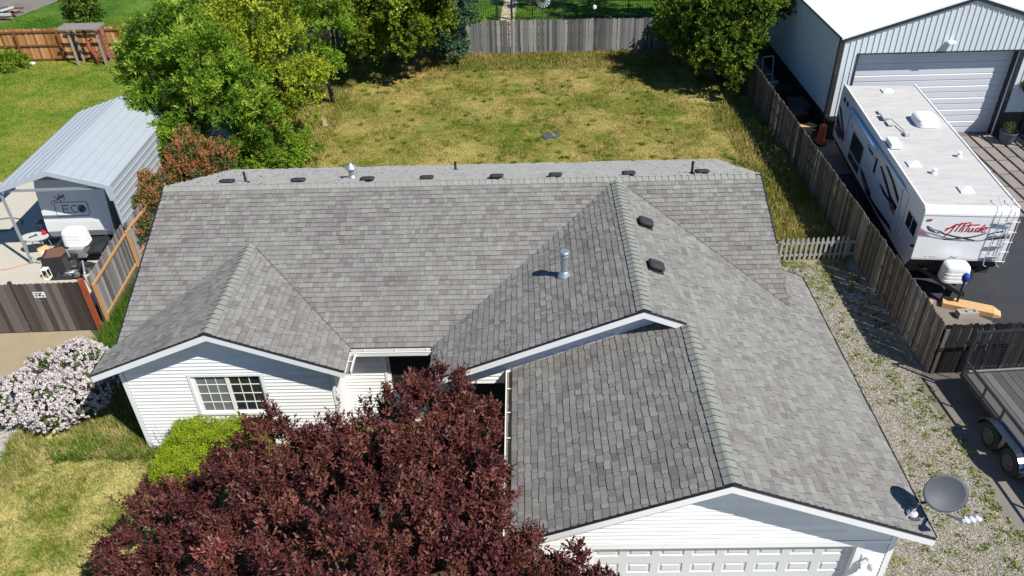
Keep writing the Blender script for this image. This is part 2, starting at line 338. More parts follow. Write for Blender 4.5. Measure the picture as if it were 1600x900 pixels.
# ------------------------------------------------------------------ grass blades, weeds, stones (uncountable stuff)
def inpoly(P, poly):
    x, y = P[:, 0], P[:, 1]; ins = np.zeros(len(P), bool); j = len(poly)-1
    for i in range(len(poly)):
        xi, yi = poly[i]; xj, yj = poly[j]
        c = ((yi > y) != (yj > y)) & (x < (xj-xi)*(y-yi)/(yj-yi+1e-12)+xi); ins ^= c; j = i
    return ins
def blades(name, poly, n, h, wd, m, excl=(), clump=.0, hvar=None):
    P = np.array(poly); lo, hi = P.min(0), P.max(0)
    Q = rng.uniform(lo, hi, (int(n*1.6), 2)); Q = Q[inpoly(Q, poly)]
    for e in excl: Q = Q[~inpoly(Q, e)]
    Q = Q[:n]; k = len(Q)
    hh = h*rng.uniform(.5, 1.4, k)
    if hvar is not None: hh = hh*hvar(Q[:, 0], Q[:, 1])
    a = rng.uniform(0, 2*np.pi, k); ln = rng.uniform(.1, .9, k)*hh
    dx, dy = np.cos(a), np.sin(a); b = a+np.pi/2+rng.uniform(-.6, .6, k); wx, wy = np.cos(b)*wd, np.sin(b)*wd
    V = np.zeros((k, 3, 3)); V[:, 0, 0] = Q[:, 0]-wx; V[:, 0, 1] = Q[:, 1]-wy; V[:, 1, 0] = Q[:, 0]+wx; V[:, 1, 1] = Q[:, 1]+wy
    V[:, 2, 0] = Q[:, 0]+dx*ln; V[:, 2, 1] = Q[:, 1]+dy*ln; V[:, 2, 2] = hh
    F = np.arange(k*3).reshape(k, 3)
    o = npmesh(name, V.reshape(-1, 3), F, rng.uniform(0, 1, k), m); tag(o, kind='stuff'); return o
HOUSE_FOOT = [(.9,4.5), (17,4.5), (17,-10), (10.4,-10), (10.4,-5.2), (.9,-5.2)]
def tall_edge(x, y):
    s = .65+.35*np.sin(x*1.7)*np.cos(y*1.3)
    s = s+np.where((x > 19.6) & (y < 16), 1.6, 0)+np.where(y > 21.5, 1.4, 0)+np.where(x < 2.0, 1.2, 0)
    return s
blades('grass', [(-2.4,4.5), (21.5,2.9), (21.5,24.1), (-2.4,24.1)], 270000, .085, .013, M_lawn, [HOUSE_FOOT], hvar=tall_edge)
def tall_front(x, y): return .8+.5*np.sin(x*2.9+1)*np.cos(y*2.3)+np.where(x < -1.9, 1.3, 0)+np.where((y > -5.6) & (x > -1.6), 1.6, 0)
blades('grass', [(-2.6,-13), (3.5,-13), (3.5,-5.3), (.9,-5.2), (.9,-.5), (-1.8,-.5), (-2.3,-2.5), (-2.95,-4.9), (-2.6,-6.2)], 100000, .085, .009, M_lawn_f, hvar=tall_front)
blades('grass', [(-26,10), (-2.6,10), (-2.6,24.8), (-26,24.8)], 90000, .07, .016, M_lawn_g)
blades('grass', [(-26,25), (26,25), (26,34), (-26,34)], 70000, .07, .02, M_lawn_v)
blades('grass', [(-2.4,-2.6), (-1.0,-3.0), (-1.4,2.4), (-2.4,2.4)], 7000, .3, .012, M_lawn_v)

def weeds(name, spots, m, leaf=.07, wr=.22):
    V = []; T = []
    for (x, y, r, cnt) in spots:
        a = rng.uniform(0, 2*np.pi, cnt); d = r*np.sqrt(rng.uniform(0, 1, cnt)); px, py = x+d*np.cos(a), y+d*np.sin(a)
        b = rng.uniform(0, 2*np.pi, cnt); L_ = leaf*rng.uniform(.5, 1.5, cnt); el = rng.uniform(.15, 1.1, cnt); W = L_*wr
        ux, uy = np.cos(b), np.sin(b); hz = L_*np.sin(el); hr = L_*np.cos(el)
        q = np.zeros((cnt, 4, 3)); q[:, 0] = np.stack([px, py, np.full(cnt, .006)], 1)
        q[:, 1] = np.stack([px+ux*hr*.5-uy*W, py+uy*hr*.5+ux*W, hz*.6], 1); q[:, 2] = np.stack([px+ux*hr, py+uy*hr, hz], 1)
        q[:, 3] = np.stack([px+ux*hr*.5+uy*W, py+uy*hr*.5-ux*W, hz*.6], 1)
        V.append(q.reshape(-1, 3)); T.append(np.clip(rng.normal(rng.uniform(.25, .75), .15, cnt), 0, 1))
    V = np.concatenate(V); F = np.arange(len(V)).reshape(-1, 4)
    o = npmesh(name, V, F, np.concatenate(T), m); return tag(o, kind='stuff')
sp = []
for i in range(520):
    x, y = rng.uniform(16.9, 21.4), rng.uniform(-13, 2.8)
    if rng.uniform() < .45: x = 21.4-abs(rng.normal(0, .7))
    if x < 17.5 and y < -10.3: continue
    if x < 16.9: continue
    sp.append((x, y, rng.uniform(.03, .16), int(rng.uniform(6, 26))))
for i in range(70): sp.append((rng.uniform(17.2, 21.3), rng.uniform(1.2, 2.8), .14, 45))
weeds('weeds', sp, L_weed)
sp = [(rng.normal(19.6, 1.0), rng.uniform(-11, 2.5), rng.uniform(.06, .22), int(rng.uniform(10, 40))) for i in range(260)]; weeds('weeds', sp, L_weed, .05)
sp = [(21.5+rng.normal(0, .06), rng.uniform(-12, -3), .05, 12) for i in range(60)]
weeds('weeds', sp, L_weed)
sp = [(rng.uniform(19.4, 21.5), rng.uniform(3, 21), .25, 50) for i in range(90)]
weeds('weeds', sp, L_right, .12)
# individual stones scattered over both gravels
def stones(name, poly, n, r, m):
    P = np.array(poly); Q = rng.uniform(P.min(0), P.max(0), (int(n*1.7), 2)); Q = Q[inpoly(Q, poly)][:n]; k = len(Q)
    base = np.array([(1,0,0),(0,1,0),(-1,0,0),(0,-1,0),(0,0,.8)]); V = base[None]*rng.uniform(.6, 1.5, (k, 5, 1))*(r*rng.uniform(.5, 1.3, (k, 1, 1)))
    a = rng.uniform(0, 6.28, k); c, s = np.cos(a)[:, None], np.sin(a)[:, None]
    X = V[:, :, 0]*c-V[:, :, 1]*s+Q[:, :1]; Y = V[:, :, 0]*s+V[:, :, 1]*c+Q[:, 1:]; V = np.stack([X, Y, V[:, :, 2]+.008], 2)
    f = np.array([(0,1,4),(1,2,4),(2,3,4),(3,0,4)]); F = (f[None]+5*np.arange(k)[:, None, None]).reshape(-1, 3)
    return tag(npmesh(name, V.reshape(-1, 3), F, np.repeat(rng.uniform(0, 1, k), 4), m), kind='stuff')
stones('gravel', [(17.0,-13), (21.3,-13), (21.3,2.7), (17.0,2.7)], 52000, .019, M_stone)
stones('gravel', [(-6,-9), (-2.9,-9), (-2.9,-4.9), (-2.5,-3.5), (-5,-3.7), (-6,-3.8)], 9000, .022, M_stone)

# rusty dead weeds: a strip under the back fence and one clump in the gravel  (dead_patch)
sp = [(rng.uniform(6.5, 20), 23.75-abs(rng.normal(0, .28)), .16, 40) for i in range(90)]+[(rng.uniform(4.0, 6.5), rng.uniform(20.5, 22.5), .2, 40) for i in range(16)]
weeds('dead_weeds', sp, M_dead, .09)
weeds('dead_weeds', [(19.15, -.15, .22, 160), (19.3, -.3, .15, 80), (19.0,-.0,.12,60)], M_dead, .09)
sp = [(rng.uniform(17.0, 21.4), rng.uniform(-13, 2.6), rng.uniform(.04, .12), 14) for i in range(1800)]
weeds('ground_cover', sp, L_weed, .03)
sp = [(rng.uniform(-2.4, 3.2), rng.uniform(-12, -5.4), rng.uniform(.05, .14), 90) for i in range(60)]
weeds('grass_tufts', sp, M_lawn_f, .13, .05)
sp = [(-2.75+rng.normal(0,.08), rng.uniform(-9, -5), .1, 40) for i in range(14)]+[(rng.uniform(-1.6,.8), rng.uniform(-5.6,-4.9), .12, 110) for i in range(34)]
weeds('grass_tufts', sp, M_lawn_v, .2, .035)
sp = [(rng.uniform(1.0, 20), rng.uniform(5, 23.5), rng.uniform(.06, .2), 60) for i in range(380)]
weeds('grass_tufts', sp, M_lawn_g, .14, .06)
# ------------------------------------------------------------------ the house
S_ = .3992; CS = 1/math.sqrt(1+S_*S_); SN = S_*CS
XL, XR, DB, DF, ZR = .725, 17.097, 4.70, 4.773, 4.762
ZE = ZR-S_*DF
WL, WA, Y1 = 3.473, 2.962, -5.599; ZW = ZE+S_*WA
XM, ZM, Y2 = 13.179, 4.755, -5.983
XG, Y3, GR, GL, Y4 = 14.134, -10.378, 17.937, 10.333, -2.148
ZG = ZM-S_*(XG-XM); OV = .407
XE = XM-(ZM-ZE)/S_                     # left eave of the middle gable
z_main = lambda x, y: ZR+S_*y
z_wl = lambda x, y: ZW-S_*(WL-x); z_wr = lambda x, y: ZW-S_*(x-WL)
z_ml = lambda x, y: ZM-S_*(XM-x); z_r = lambda x, y: ZM-S_*(x-XM); z_gl = lambda x, y: ZG-S_*(XG-x)
house = empty('house', 'single storey white house under a grey shingle roof with two front gables', 'house', (8.9, -2, 0))
HP = Vector((8.9, -2, 0))
inv = Matrix.Translation(-HP)
def hpart(o, parent=None):
    """re-home an object built in world coordinates under the house or one of its parts"""
    o.parent = parent or house
    if parent is None: o.matrix_parent_inverse = inv
    return o
roof = MB()
def slab(pts, th=.03):
    n = Vector((pts[1][0]-pts[0][0], pts[1][1]-pts[0][1], pts[1][2]-pts[0][2])).cross(Vector((pts[2][0]-pts[0][0], pts[2][1]-pts[0][1], pts[2][2]-pts[0][2]))).normalized()
    if n.z < 0: pts = pts[::-1]
    lo = [(p[0], p[1], p[2]-th-.006) for p in pts]; hi = [(p[0], p[1], p[2]-.006) for p in pts]
    roof.poly(hi); roof.poly(lo[::-1])
    for i in range(len(pts)):
        j = (i+1) % len(pts); roof.poly([lo[i], lo[j], hi[j], hi[i]])
def P3(f, pts): return [(x, y, f(x, y)) for x, y in pts]
yv = lambda z: (z-ZR)/S_                # where the main front slope has height z
slab(P3(z_main, [(XL, -DF), (XE+.01, -DF), (XE+.01, 0), (XL, 0)]))
slab(P3(z_main, [(XE+.01, -DF), (XR-.01, -DF+1.2), (XR, 0), (XE+.01, 0)]))
slab(P3(lambda x, y: ZR-S_*y, [(XL, 0), (XR, 0), (XR, DB), (XL, DB)]))
slab(P3(z_wl, [(WL-WA, Y1), (WL, Y1), (WL, yv(ZW)), (WL-WA, -DF)])); slab(P3(z_wr, [(WL, Y1), (WL+WA, Y1), (WL+WA, -DF), (WL, yv(ZW))]))
slab(P3(z_ml, [(XE, Y2), (XM, Y2), (XM, -.02), (XE, -DF)]))
slab(P3(z_r, [(XM, Y2), (XG, Y2), (XG, yv(z_r(XG, 0))), (XM, -.02)]))
slab(P3(z_r, [(XG, Y3), (GR, Y3), (GR, Y4), (XR, Y4), (XR, yv(z_r(XR, 0))), (XG, yv(z_r(XG, 0)))]))
slab(P3(z_gl, [(GL, Y3), (XG, Y3), (XG, Y2+OV), (GL, Y2+OV)]))
roof_o = hpart(roof.build('roof', M_deck))

EXPO = .147
M_mun = M_trim
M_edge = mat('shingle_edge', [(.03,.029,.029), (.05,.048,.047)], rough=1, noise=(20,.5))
def clip(poly, cons):
    for (A, B, C) in cons:
        out = []
        for i in range(len(poly)):
            p, q = poly[i], poly[(i+1) % len(poly)]; dp = A*p[0]+B*p[1]+C; dq = A*q[0]+B*q[1]+C
            if dp >= 0: out.append(p)
            if (dp >= 0) != (dq >= 0):
                t = dp/(dp-dq); out.append((p[0]+(q[0]-p[0])*t, p[1]+(q[1]-p[1])*t))
        poly = out
        if len(poly) < 3: return None
    return poly
field = MB(); field_b = MB(); cand = []
WIDTHS = [.085, .10, .12, .135, .15, .17, .19, .21]
def shingle_plane(O, U, V, ulen, vlen, pieces, hide=None, mb=field, bright=0.0, hmul=1.0, seed=1, rough_rows=0.0):
    """O eave origin, U along the course, V up the slope; pieces = lists of half planes (A,B,C) in plan x,y"""
    R = random.Random(seed); O, U, V = Vector(O), Vector(U).normalized(), Vector(V).normalized(); N = U.cross(V)
    if N.z < 0: N = -N
    conv = [[(A*U.x+B*U.y, A*V.x+B*V.y, A*O.x+B*O.y+C) for A, B, C in pc] for pc in pieces]
    rows = int(vlen/EXPO)+1; run = 0.0
    for r_ in range(rows):
        v0 = r_*EXPO-.004; v00 = v0; v1 = v0+EXPO+.012; u = -R.uniform(0, .3); lastdark = 0
        while u < ulen:
            w_ = R.choice(WIDTHS); raised = R.random() < .55; v0 = v00-(R.choice((0, .004, .012)) if raised else -.006); hb = (.022 if raised else .012)*hmul
            run = run*.45+R.gauss(0, .09)
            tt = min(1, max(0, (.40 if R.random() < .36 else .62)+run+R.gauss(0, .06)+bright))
            cu_, cv_ = u+w_/2, (v0+v1)/2; c3 = O+U*cu_+V*cv_
            if hide is None or hide(c3.x, c3.y, c3.z):
                rect = [(u, v0), (u+w_, v0), (u+w_, v1), (u, v1)]
                for ci, cons in enumerate(conv):
                    pl = clip(rect, cons)
                    if not pl: continue
                    whole = len(pl) == 4 and all(abs(a[0]-b[0])+abs(a[1]-b[1]) < 1e-6 for a, b in zip(pl, rect))
                    if whole and mb is field:
                        cand.append(((c3-CAM).length, O+U*u+V*v0, U, V, N, w_, hb, tt, len(mb.f)))
                    hs = [hb+(.005-hb)*((q[1]-v0)/(v1-v0)) for q in pl]
                    top = [O+U*q[0]+V*q[1]+N*h for q, h in zip(pl, hs)]; bot = [O+U*q[0]+V*q[1]-N*.004 for q in pl]
                    n0 = len(mb.f)
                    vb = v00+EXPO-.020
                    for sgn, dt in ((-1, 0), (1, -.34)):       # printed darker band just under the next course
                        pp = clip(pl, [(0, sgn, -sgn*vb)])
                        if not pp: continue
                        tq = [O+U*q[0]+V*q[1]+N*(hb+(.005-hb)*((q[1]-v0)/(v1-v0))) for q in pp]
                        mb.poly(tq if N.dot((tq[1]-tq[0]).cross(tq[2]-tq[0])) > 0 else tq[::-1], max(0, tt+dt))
                    for i in range(len(pl)):
                        j = (i+1) % len(pl)
                        if pl[i][1] > v1-1e-4 and pl[j][1] > v1-1e-4: continue
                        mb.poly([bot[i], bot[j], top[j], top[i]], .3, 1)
                    if whole and mb is field: cand[-1] = cand[-1]+(len(mb.f),)
            u += w_+.004
ge = lambda *c: c
v2 = Vector((0, CS, SN))
left_of = lambda x, y, z: not (Y1 < y and WL-WA-.05 < x < WL+WA+.05 and z < min(z_wl(x, y), z_wr(x, y))-.05) and not (z < min(z_ml(x, y), z_r(x, y))-.05)
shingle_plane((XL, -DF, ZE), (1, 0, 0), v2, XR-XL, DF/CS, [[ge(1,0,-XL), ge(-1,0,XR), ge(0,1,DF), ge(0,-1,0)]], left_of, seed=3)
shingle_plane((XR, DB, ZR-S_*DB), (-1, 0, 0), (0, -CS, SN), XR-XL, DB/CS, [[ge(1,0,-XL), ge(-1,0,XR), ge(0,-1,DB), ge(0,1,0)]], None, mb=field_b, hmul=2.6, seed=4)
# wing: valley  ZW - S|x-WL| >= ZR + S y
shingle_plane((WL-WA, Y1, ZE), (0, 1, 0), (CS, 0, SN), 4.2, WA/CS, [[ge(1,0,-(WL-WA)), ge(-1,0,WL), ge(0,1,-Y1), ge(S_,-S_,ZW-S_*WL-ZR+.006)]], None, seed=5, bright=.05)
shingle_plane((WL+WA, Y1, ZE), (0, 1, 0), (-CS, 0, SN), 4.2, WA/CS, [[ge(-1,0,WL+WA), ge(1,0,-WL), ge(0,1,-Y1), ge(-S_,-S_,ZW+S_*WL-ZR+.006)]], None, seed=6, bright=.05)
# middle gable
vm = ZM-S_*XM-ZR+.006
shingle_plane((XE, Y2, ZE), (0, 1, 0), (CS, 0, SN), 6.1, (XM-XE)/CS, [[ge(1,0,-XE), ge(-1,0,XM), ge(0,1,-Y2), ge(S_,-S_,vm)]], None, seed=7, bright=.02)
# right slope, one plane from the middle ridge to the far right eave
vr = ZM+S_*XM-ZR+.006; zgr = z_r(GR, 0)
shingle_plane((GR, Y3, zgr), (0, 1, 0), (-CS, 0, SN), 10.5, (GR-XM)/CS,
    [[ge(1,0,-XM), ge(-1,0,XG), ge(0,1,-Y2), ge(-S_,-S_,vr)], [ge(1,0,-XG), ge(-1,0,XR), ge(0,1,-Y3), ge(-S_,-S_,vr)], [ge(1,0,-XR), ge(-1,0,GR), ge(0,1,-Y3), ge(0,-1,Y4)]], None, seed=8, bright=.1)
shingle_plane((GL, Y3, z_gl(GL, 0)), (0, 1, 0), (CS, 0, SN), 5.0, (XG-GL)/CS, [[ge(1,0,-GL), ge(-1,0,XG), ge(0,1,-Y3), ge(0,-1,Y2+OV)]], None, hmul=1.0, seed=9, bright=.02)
# the 300 shingles that show largest are objects, the others stay in the field
cand.sort(key=lambda c: c[0]); near = cand[:298]; drop = set(); proto = {}
for c in near:
    for k in range(c[8], c[9]): drop.add(k)
    ev = EXPO+.012
    key = (c[5], c[6], round(c[7]*10)/10)
    if key not in proto:
        w_, hb, tt = key; b = MB(); e_ = EXPO+.012
        T = [(0,0,hb), (w_,0,hb), (w_,e_,.005), (0,e_,.005)]; Bm = [(0,0,-.004), (w_,0,-.004), (w_,e_,-.004), (0,e_,-.004)]
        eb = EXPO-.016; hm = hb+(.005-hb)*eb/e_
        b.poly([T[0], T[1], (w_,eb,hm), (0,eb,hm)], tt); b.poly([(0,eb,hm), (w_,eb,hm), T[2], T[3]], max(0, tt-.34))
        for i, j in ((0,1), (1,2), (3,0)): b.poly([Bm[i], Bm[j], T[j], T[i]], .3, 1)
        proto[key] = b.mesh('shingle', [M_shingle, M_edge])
    U, V, N = c[2], c[3], c[4]
    X = U; 
    if X.cross(V).dot(N) < 0:           # keep a right-handed frame: mirror the tab along the course
        X = -U; org = c[1]+U*c[5]
    else: org = c[1]
    mw = Matrix(((X.x, V.x, N.x, org.x), (X.y, V.y, N.y, org.y), (X.z, V.z, N.z, org.z), (0, 0, 0, 1)))
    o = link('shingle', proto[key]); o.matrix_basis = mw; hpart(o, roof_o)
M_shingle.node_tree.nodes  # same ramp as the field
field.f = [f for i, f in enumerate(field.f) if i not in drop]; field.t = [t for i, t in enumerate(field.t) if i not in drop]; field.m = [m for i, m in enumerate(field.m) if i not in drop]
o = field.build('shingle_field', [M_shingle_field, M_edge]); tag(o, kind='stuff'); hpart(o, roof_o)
o = field_b.build('shingle_field', [M_back_sheen, M_edge]); tag(o, kind='stuff'); hpart(o, roof_o)
# ridge caps
def cap_mesh(L=.205, W=.155):
    b = MB(); prof = []
    for k in (-1, -.55, -.18, .18, .55, 1):
        yy = k*W; zz = -abs(yy)*S_+(.012 if abs(k) < .3 else .006); prof.append((yy, zz))
    lo = [(0, y, z+.036) for y, z in prof]; hi = [(L, y, z+.016) for y, z in prof]; b0 = [(0, y, z-.01) for y, z in prof]
    for i in range(5):
        b.poly([lo[i], hi[i], hi[i+1], lo[i+1]][::-1], .6); b.poly([b0[i], lo[i], lo[i+1], b0[i+1]], .0, 1)
    for i in (0, 5): b.poly([(0, prof[i][0], prof[i][1]-.01), lo[i], hi[i], (L, prof[i][0], prof[i][1]-.01)], .1)
    return b.mesh('ridge_cap', [M_cap, M_edge])
CAPM = cap_mesh()
def caps(a, b_, step=.178):
    a, b_ = Vector(a), Vector(b_); d = (b_-a); n = int(d.length/step); d.normalize(); y = Vector((0, 0, 1)).cross(d).normalized()
    for i in range(n):
        p = a+d*(i*step); j = random.uniform(-.006, .006)
        mw = Matrix(((d.x, y.x, 0, p.x+y.x*j), (d.y, y.y, 0, p.y+y.y*j), (0, 0, 1, p.z), (0, 0, 0, 1)))
        o = link('ridge_cap', CAPM); o.matrix_basis = mw; hpart(o, roof_o)
caps((XL, 0, ZR), (XR, 0, ZR)); caps((XM, Y2+.0, ZM), (XM, -.1, ZM)); caps((XG, Y3, ZG), (XG, Y2+.08, ZG)); caps((WL, Y1, ZW), (WL, yv(ZW)+.05, ZW))
# rake boards, black drip edges, soffits
def rake(name, a, b_, depth=.19, th=.035, out=(0, -1, 0)):
    a, b_ = Vector(a), Vector(b_); o3 = Vector(out)*th; dz = Vector((0, 0, depth))
    mb = MB(); mb.hexa([a-dz, b_-dz, b_-dz-o3*-1, a-dz-o3*-1, a-Vector((0,0,.012)), b_-Vector((0,0,.012)), b_-Vector((0,0,.012))+o3, a-Vector((0,0,.012))+o3])
    hpart(mb.build('rake_board', M_trim), roof_o)
    mb = MB(); q = Vector(out)*(th+.014); mb.hexa([a-Vector((0,0,.004))-Vector(out)*.02, b_-Vector((0,0,.010))-Vector(out)*.02, b_-Vector((0,0,.010))+q, a-Vector((0,0,.010))+q,
                         a+Vector((0,0,.008))-Vector(out)*.02, b_+Vector((0,0,.008))-Vector(out)*.02, b_+Vector((0,0,.008))+q, a+Vector((0,0,.008))+q])
    hpart(mb.build('drip_edge', M_drip), roof_o)
def gable(xa, xm_, xb, y, za, zm_, zb, wall_y):
    rake('r', (xa, y, za), (xm_, y, zm_)); rake('r', (xm_, y, zm_), (xb, y, zb))
    for (x0, z0, x1, z1) in ((xa, za, xm_, zm_), (xm_, zm_, xb, zb)):
        mb = MB(); mb.hexa([(x0,y+.002,z0-.15),(x1,y+.002,z1-.15),(x1,wall_y,z1-.15),(x0,wall_y,z0-.15),(x0,y+.002,z0-.14),(x1,y+.002,z1-.14),(x1,wall_y,z1-.14),(x0,wall_y,z0-.14)])
        hpart(mb.build('soffit', M_trim), roof_o)
gable(WL-WA, WL, WL+WA, Y1, ZE, ZW, ZE, Y1+OV)
gable(XE, XM, XG+.0, Y2, ZE, ZM, z_r(XG, 0), Y2+OV)
gable(GL, XG, GR, Y3, z_gl(GL, 0), ZG, zgr, Y3+OV)
rake('r', (XR, 0, ZR), (XR, Y4, z_main(0, Y4)), out=(1, 0, 0)); rake('r', (XL, 0, ZR), (XL, -DF, ZE), out=(-1, 0, 0))
rake('r', (XR, DB, ZR-S_*DB), (XR, 0, ZR), out=(1, 0, 0)); rake('r', (XL, DB, ZR-S_*DB), (XL, 0, ZR), out=(-1, 0, 0))
rake('r', (XR, Y4, z_r(XR, 0)), (GR, Y4, zgr), out=(0, 1, 0))
# fascia and dark drip line along the right eave and others
for (a, b_, out) in (((GR, Y3, zgr), (GR, Y4, zgr), (1,0,0)), ((WL-WA, Y1, ZE), (WL-WA, -DF, ZE), (-1,0,0))):
    rake('f', a, b_, .17, .03, out)
# walls
WZ = 2.70
walls = MB(); wt = .14
def wallseg(x0, y0, x1, y1, z0=0.0, z1=WZ):
    mb = MB(); mb.bar(((x0), (y0), (z0+z1)/2), ((x1), (y1), (z0+z1)/2), wt, z1-z0); hpart(mb.build('wall', M_white))
wallseg(.95, 4.3, 16.7, 4.3); wallseg(1.0, 4.2, 1.0, -5.05); wallseg(16.66, 4.2, 16.66, -2.4)
wallseg(17.45, -2.6, 17.45, -9.8); wallseg(16.7, -2.5, 17.4, -2.5); wallseg(10.86, -9.8, 10.86, -4.5); wallseg(8.95, -5.4, 8.95, -4.5, 2.3)
def siding(x0, x1, y, top, holes=(), step=.110, z0=.12, face=-1, mats=M_white):
    """lapped boards on a wall facing -y; top = list of (x,z) of the wall outline above, convex"""
    z = z0; zmax = max(p[1] for p in top)
    cons = []
    pts = top
    for i in range(len(pts)-1):
        (xa, za), (xb, zb) = pts[i], pts[i+1]; A = (zb-za)/(xb-xa); cons.append((A, -1, za-A*xa))
    while z < zmax:
        spans = [(x0, x1)]
        for (hx0, hx1, hz0, hz1) in holes:
            if z+step > hz0+.01 and z < hz1-.01:
                ns = []
                for (a, b_) in spans:
                    if hx0 > a+.02: ns.append((a, min(hx0, b_)))
                    if hx1 < b_-.02: ns.append((max(hx1, a), b_))
                spans = [q for q in ns if q[1]-q[0] > .02]
        cut = []
        for (a, b_) in spans:
            if b_-a > 2.6: c = random.uniform(a+.7, b_-.7); cut += [(a, c-.0015), (c+.0015, b_)]
            else: cut.append((a, b_))
        for (a, b_) in cut:
            pl = clip([(a, z), (b_, z), (b_, z+step), (a, z+step)], cons)
            if not pl: continue
            mb = MB(); f = lambda q: y-.006-.030*(1-(q[1]-z)/step)
            fr = [(q[0], f(q), q[1]) for q in pl]; bk = [(q[0], y+.01, q[1]) for q in pl]
            tt = random.uniform(.3, .8); mb.poly(fr, tt)
            for i in range(len(pl)):
                j = (i+1) % len(pl); mb.poly([bk[i], bk[j], fr[j], fr[i]], tt)
            hpart(mb.build('siding_board', mats))
        z += step
def flatwall(x0, x1, y, top, holes=()):
    """solid wall behind the siding, cut into strips round the holes"""
    xs = sorted(set([x0, x1]+[p[0] for p in top if x0 < p[0] < x1]+[h[0] for h in holes]+[h[1] for h in holes])); mb = MB()
    def zt(x):
        for i in range(len(top)-1):
            if top[i][0]-1e-6 <= x <= top[i+1][0]+1e-6: t = (x-top[i][0])/(top[i+1][0]-top[i][0]); return top[i][1]+t*(top[i+1][1]-top[i][1])
        return top[-1][1]
    for a, b_ in zip(xs[:-1], xs[1:]):
        cuts = [(0, None)]; hz = [(h[2], h[3]) for h in holes if h[0] <= a+1e-6 and h[1] >= b_-1e-6]
        def col(za, zb0, zb1): mb.hexa([(a,y,za),(b_,y,za),(b_,y+wt,za),(a,y+wt,za),(a,y,zb0),(b_,y,zb1),(b_,y+wt,zb1),(a,y+wt,zb0)])
        if hz:
            if hz[0][0] > .02: col(0, hz[0][0], hz[0][0])
            col(hz[0][1], zt(a), zt(b_))
        else: col(0, zt(a), zt(b_))
    hpart(mb.build('wall', M_white))
def gtop(xa, xm_, xb, zm_, off=.16): return [(xa, zm_-S_*(xm_-xa)-off), (xm_, zm_-off), (xb, zm_-S_*(xb-xm_)-off)]
WY = Y1+OV; wx0, wx1 = WL-WA+OV, WL+WA-OV; winh = (2.62, 4.26, 1.22, 2.45)
tp = gtop(wx0, WL, wx1, ZW); flatwall(wx0, wx1, WY, tp, [winh]); siding(wx0+.11, wx1-.11, WY, tp, [(winh[0]-.11, winh[1]+.09, winh[2]-.06, winh[3]+.06)])
GY = Y3+OV; gx0, gx1 = GL+OV, GR-OV; gh = (11.85, 16.85, 0, 2.13)
tp = gtop(gx0, XG, gx1, ZG); flatwall(gx0, gx1, GY, tp, [gh]); siding(gx0+.11, gx1-.11, GY, tp, [(gh[0]-.12, gh[1]+.12, 0, gh[3]+.12)])
MY = Y2+OV; tp = gtop(XE+OV, XM, XG+2.2, ZM); 
flatwall(XE+OV+.05, XG-.1, MY, tp, [(XE+OV+.05, 10.75, 0, 2.42)]); siding(XE+OV+.05, XG-.1, MY, tp, [(0, 10.75, 0, 2.42)], z0=2.42)
PY = -DF+OV; ph = (7.18, 8.40, 1.10, 2.40)
tp = [(wx1, 2.70), (10.8, 2.70)]; flatwall(wx1, 10.8, PY, tp, [ph]); siding(wx1, 10.8, PY, tp, [(ph[0]-.1, ph[1]+.1, ph[2]-.08, ph[3]+.08)])
mb = MB(); mb.box(9.3, 10.2, PY-.06, PY-.025, 0, 2.1, .4); o = hpart(mb.build('front_door', M_vent)); tag(o, 'dark front door in the shaded entry')
# side wall of the wing seen from the porch (short white return)
mb = MB(); mb.box(wx1-.02, wx1+.015, WY, PY, .1, 2.72); hpart(mb.build('wall', M_white))
# corner posts and trims
for (x, y, w_) in ((wx0-.01, WY, .1), (wx1-.09, WY, .1), (gx0-.01, GY, .1), (gx1-.09, GY, .11)):
    mb = MB(); mb.box(x, x+w_, y-.035, y+.06, .0, 2.72); hpart(mb.build('corner_trim', M_trim))
def frame(mb, x0, x1, z0, z1, y, wd, dp, t=.7):
    mb.box(x0, x1, y-dp, y+.01, z0, z0+wd, t); mb.box(x0, x1, y-dp, y+.01, z1-wd, z1, t)
    mb.box(x0, x0+wd, y-dp, y+.01, z0+wd, z1-wd, t); mb.box(x1-wd, x1, y-dp, y+.01, z0+wd, z1-wd, t)
def window(hole, y, split, cols, rows, screens=(), label=None):
    x0, x1, z0, z1 = hole; root = MB(); frame(root, x0-.10, x1+.08, z0-.06, z1+.05, y, .07, .045); wo = hpart(root.build('window', M_trim))
    if label: tag(wo, label)
    xs = [x0+(x1-x0)*k/split for k in range(split+1)]
    for k in range(split):
        a, b_ = xs[k], xs[k+1]; mb = MB(); frame(mb, a, b_, z0, z1, y+.03, .045, .03); o = hpart(mb.build('sash', M_trim), wo)
        mb = MB(); mb.box(a+.04, b_-.04, y+.03, y+.038, z0+.04, z1-.04); o = hpart(mb.build('pane', M_screen if k in screens else M_glass), wo)
        mb = MB()
        for c in range(1, cols): xx = a+.045+(b_-a-.09)*c/cols; mb.box(xx-.009, xx+.009, y+.018, y+.029, z0+.045, z1-.045)
        for r_ in range(1, rows): zz = z0+.045+(z1-z0-.09)*r_/rows; mb.box(a+.045, b_-.045, y+.015, y+.028, zz-.009, zz+.009)
        hpart(mb.build('muntin', M_mun if label[0] == 'w' else M_vent), wo)
    bk = MB(); bk.box(x0, x1, y+.12, y+.13, z0, z1); hpart(bk.build('blind', M_black), wo)
window(winh, WY, 2, 3, 4, (0,), 'white gridded sliding window in the left gable')
window(ph, PY, 1, 2, 3, (), 'dark porch window with faint grid')
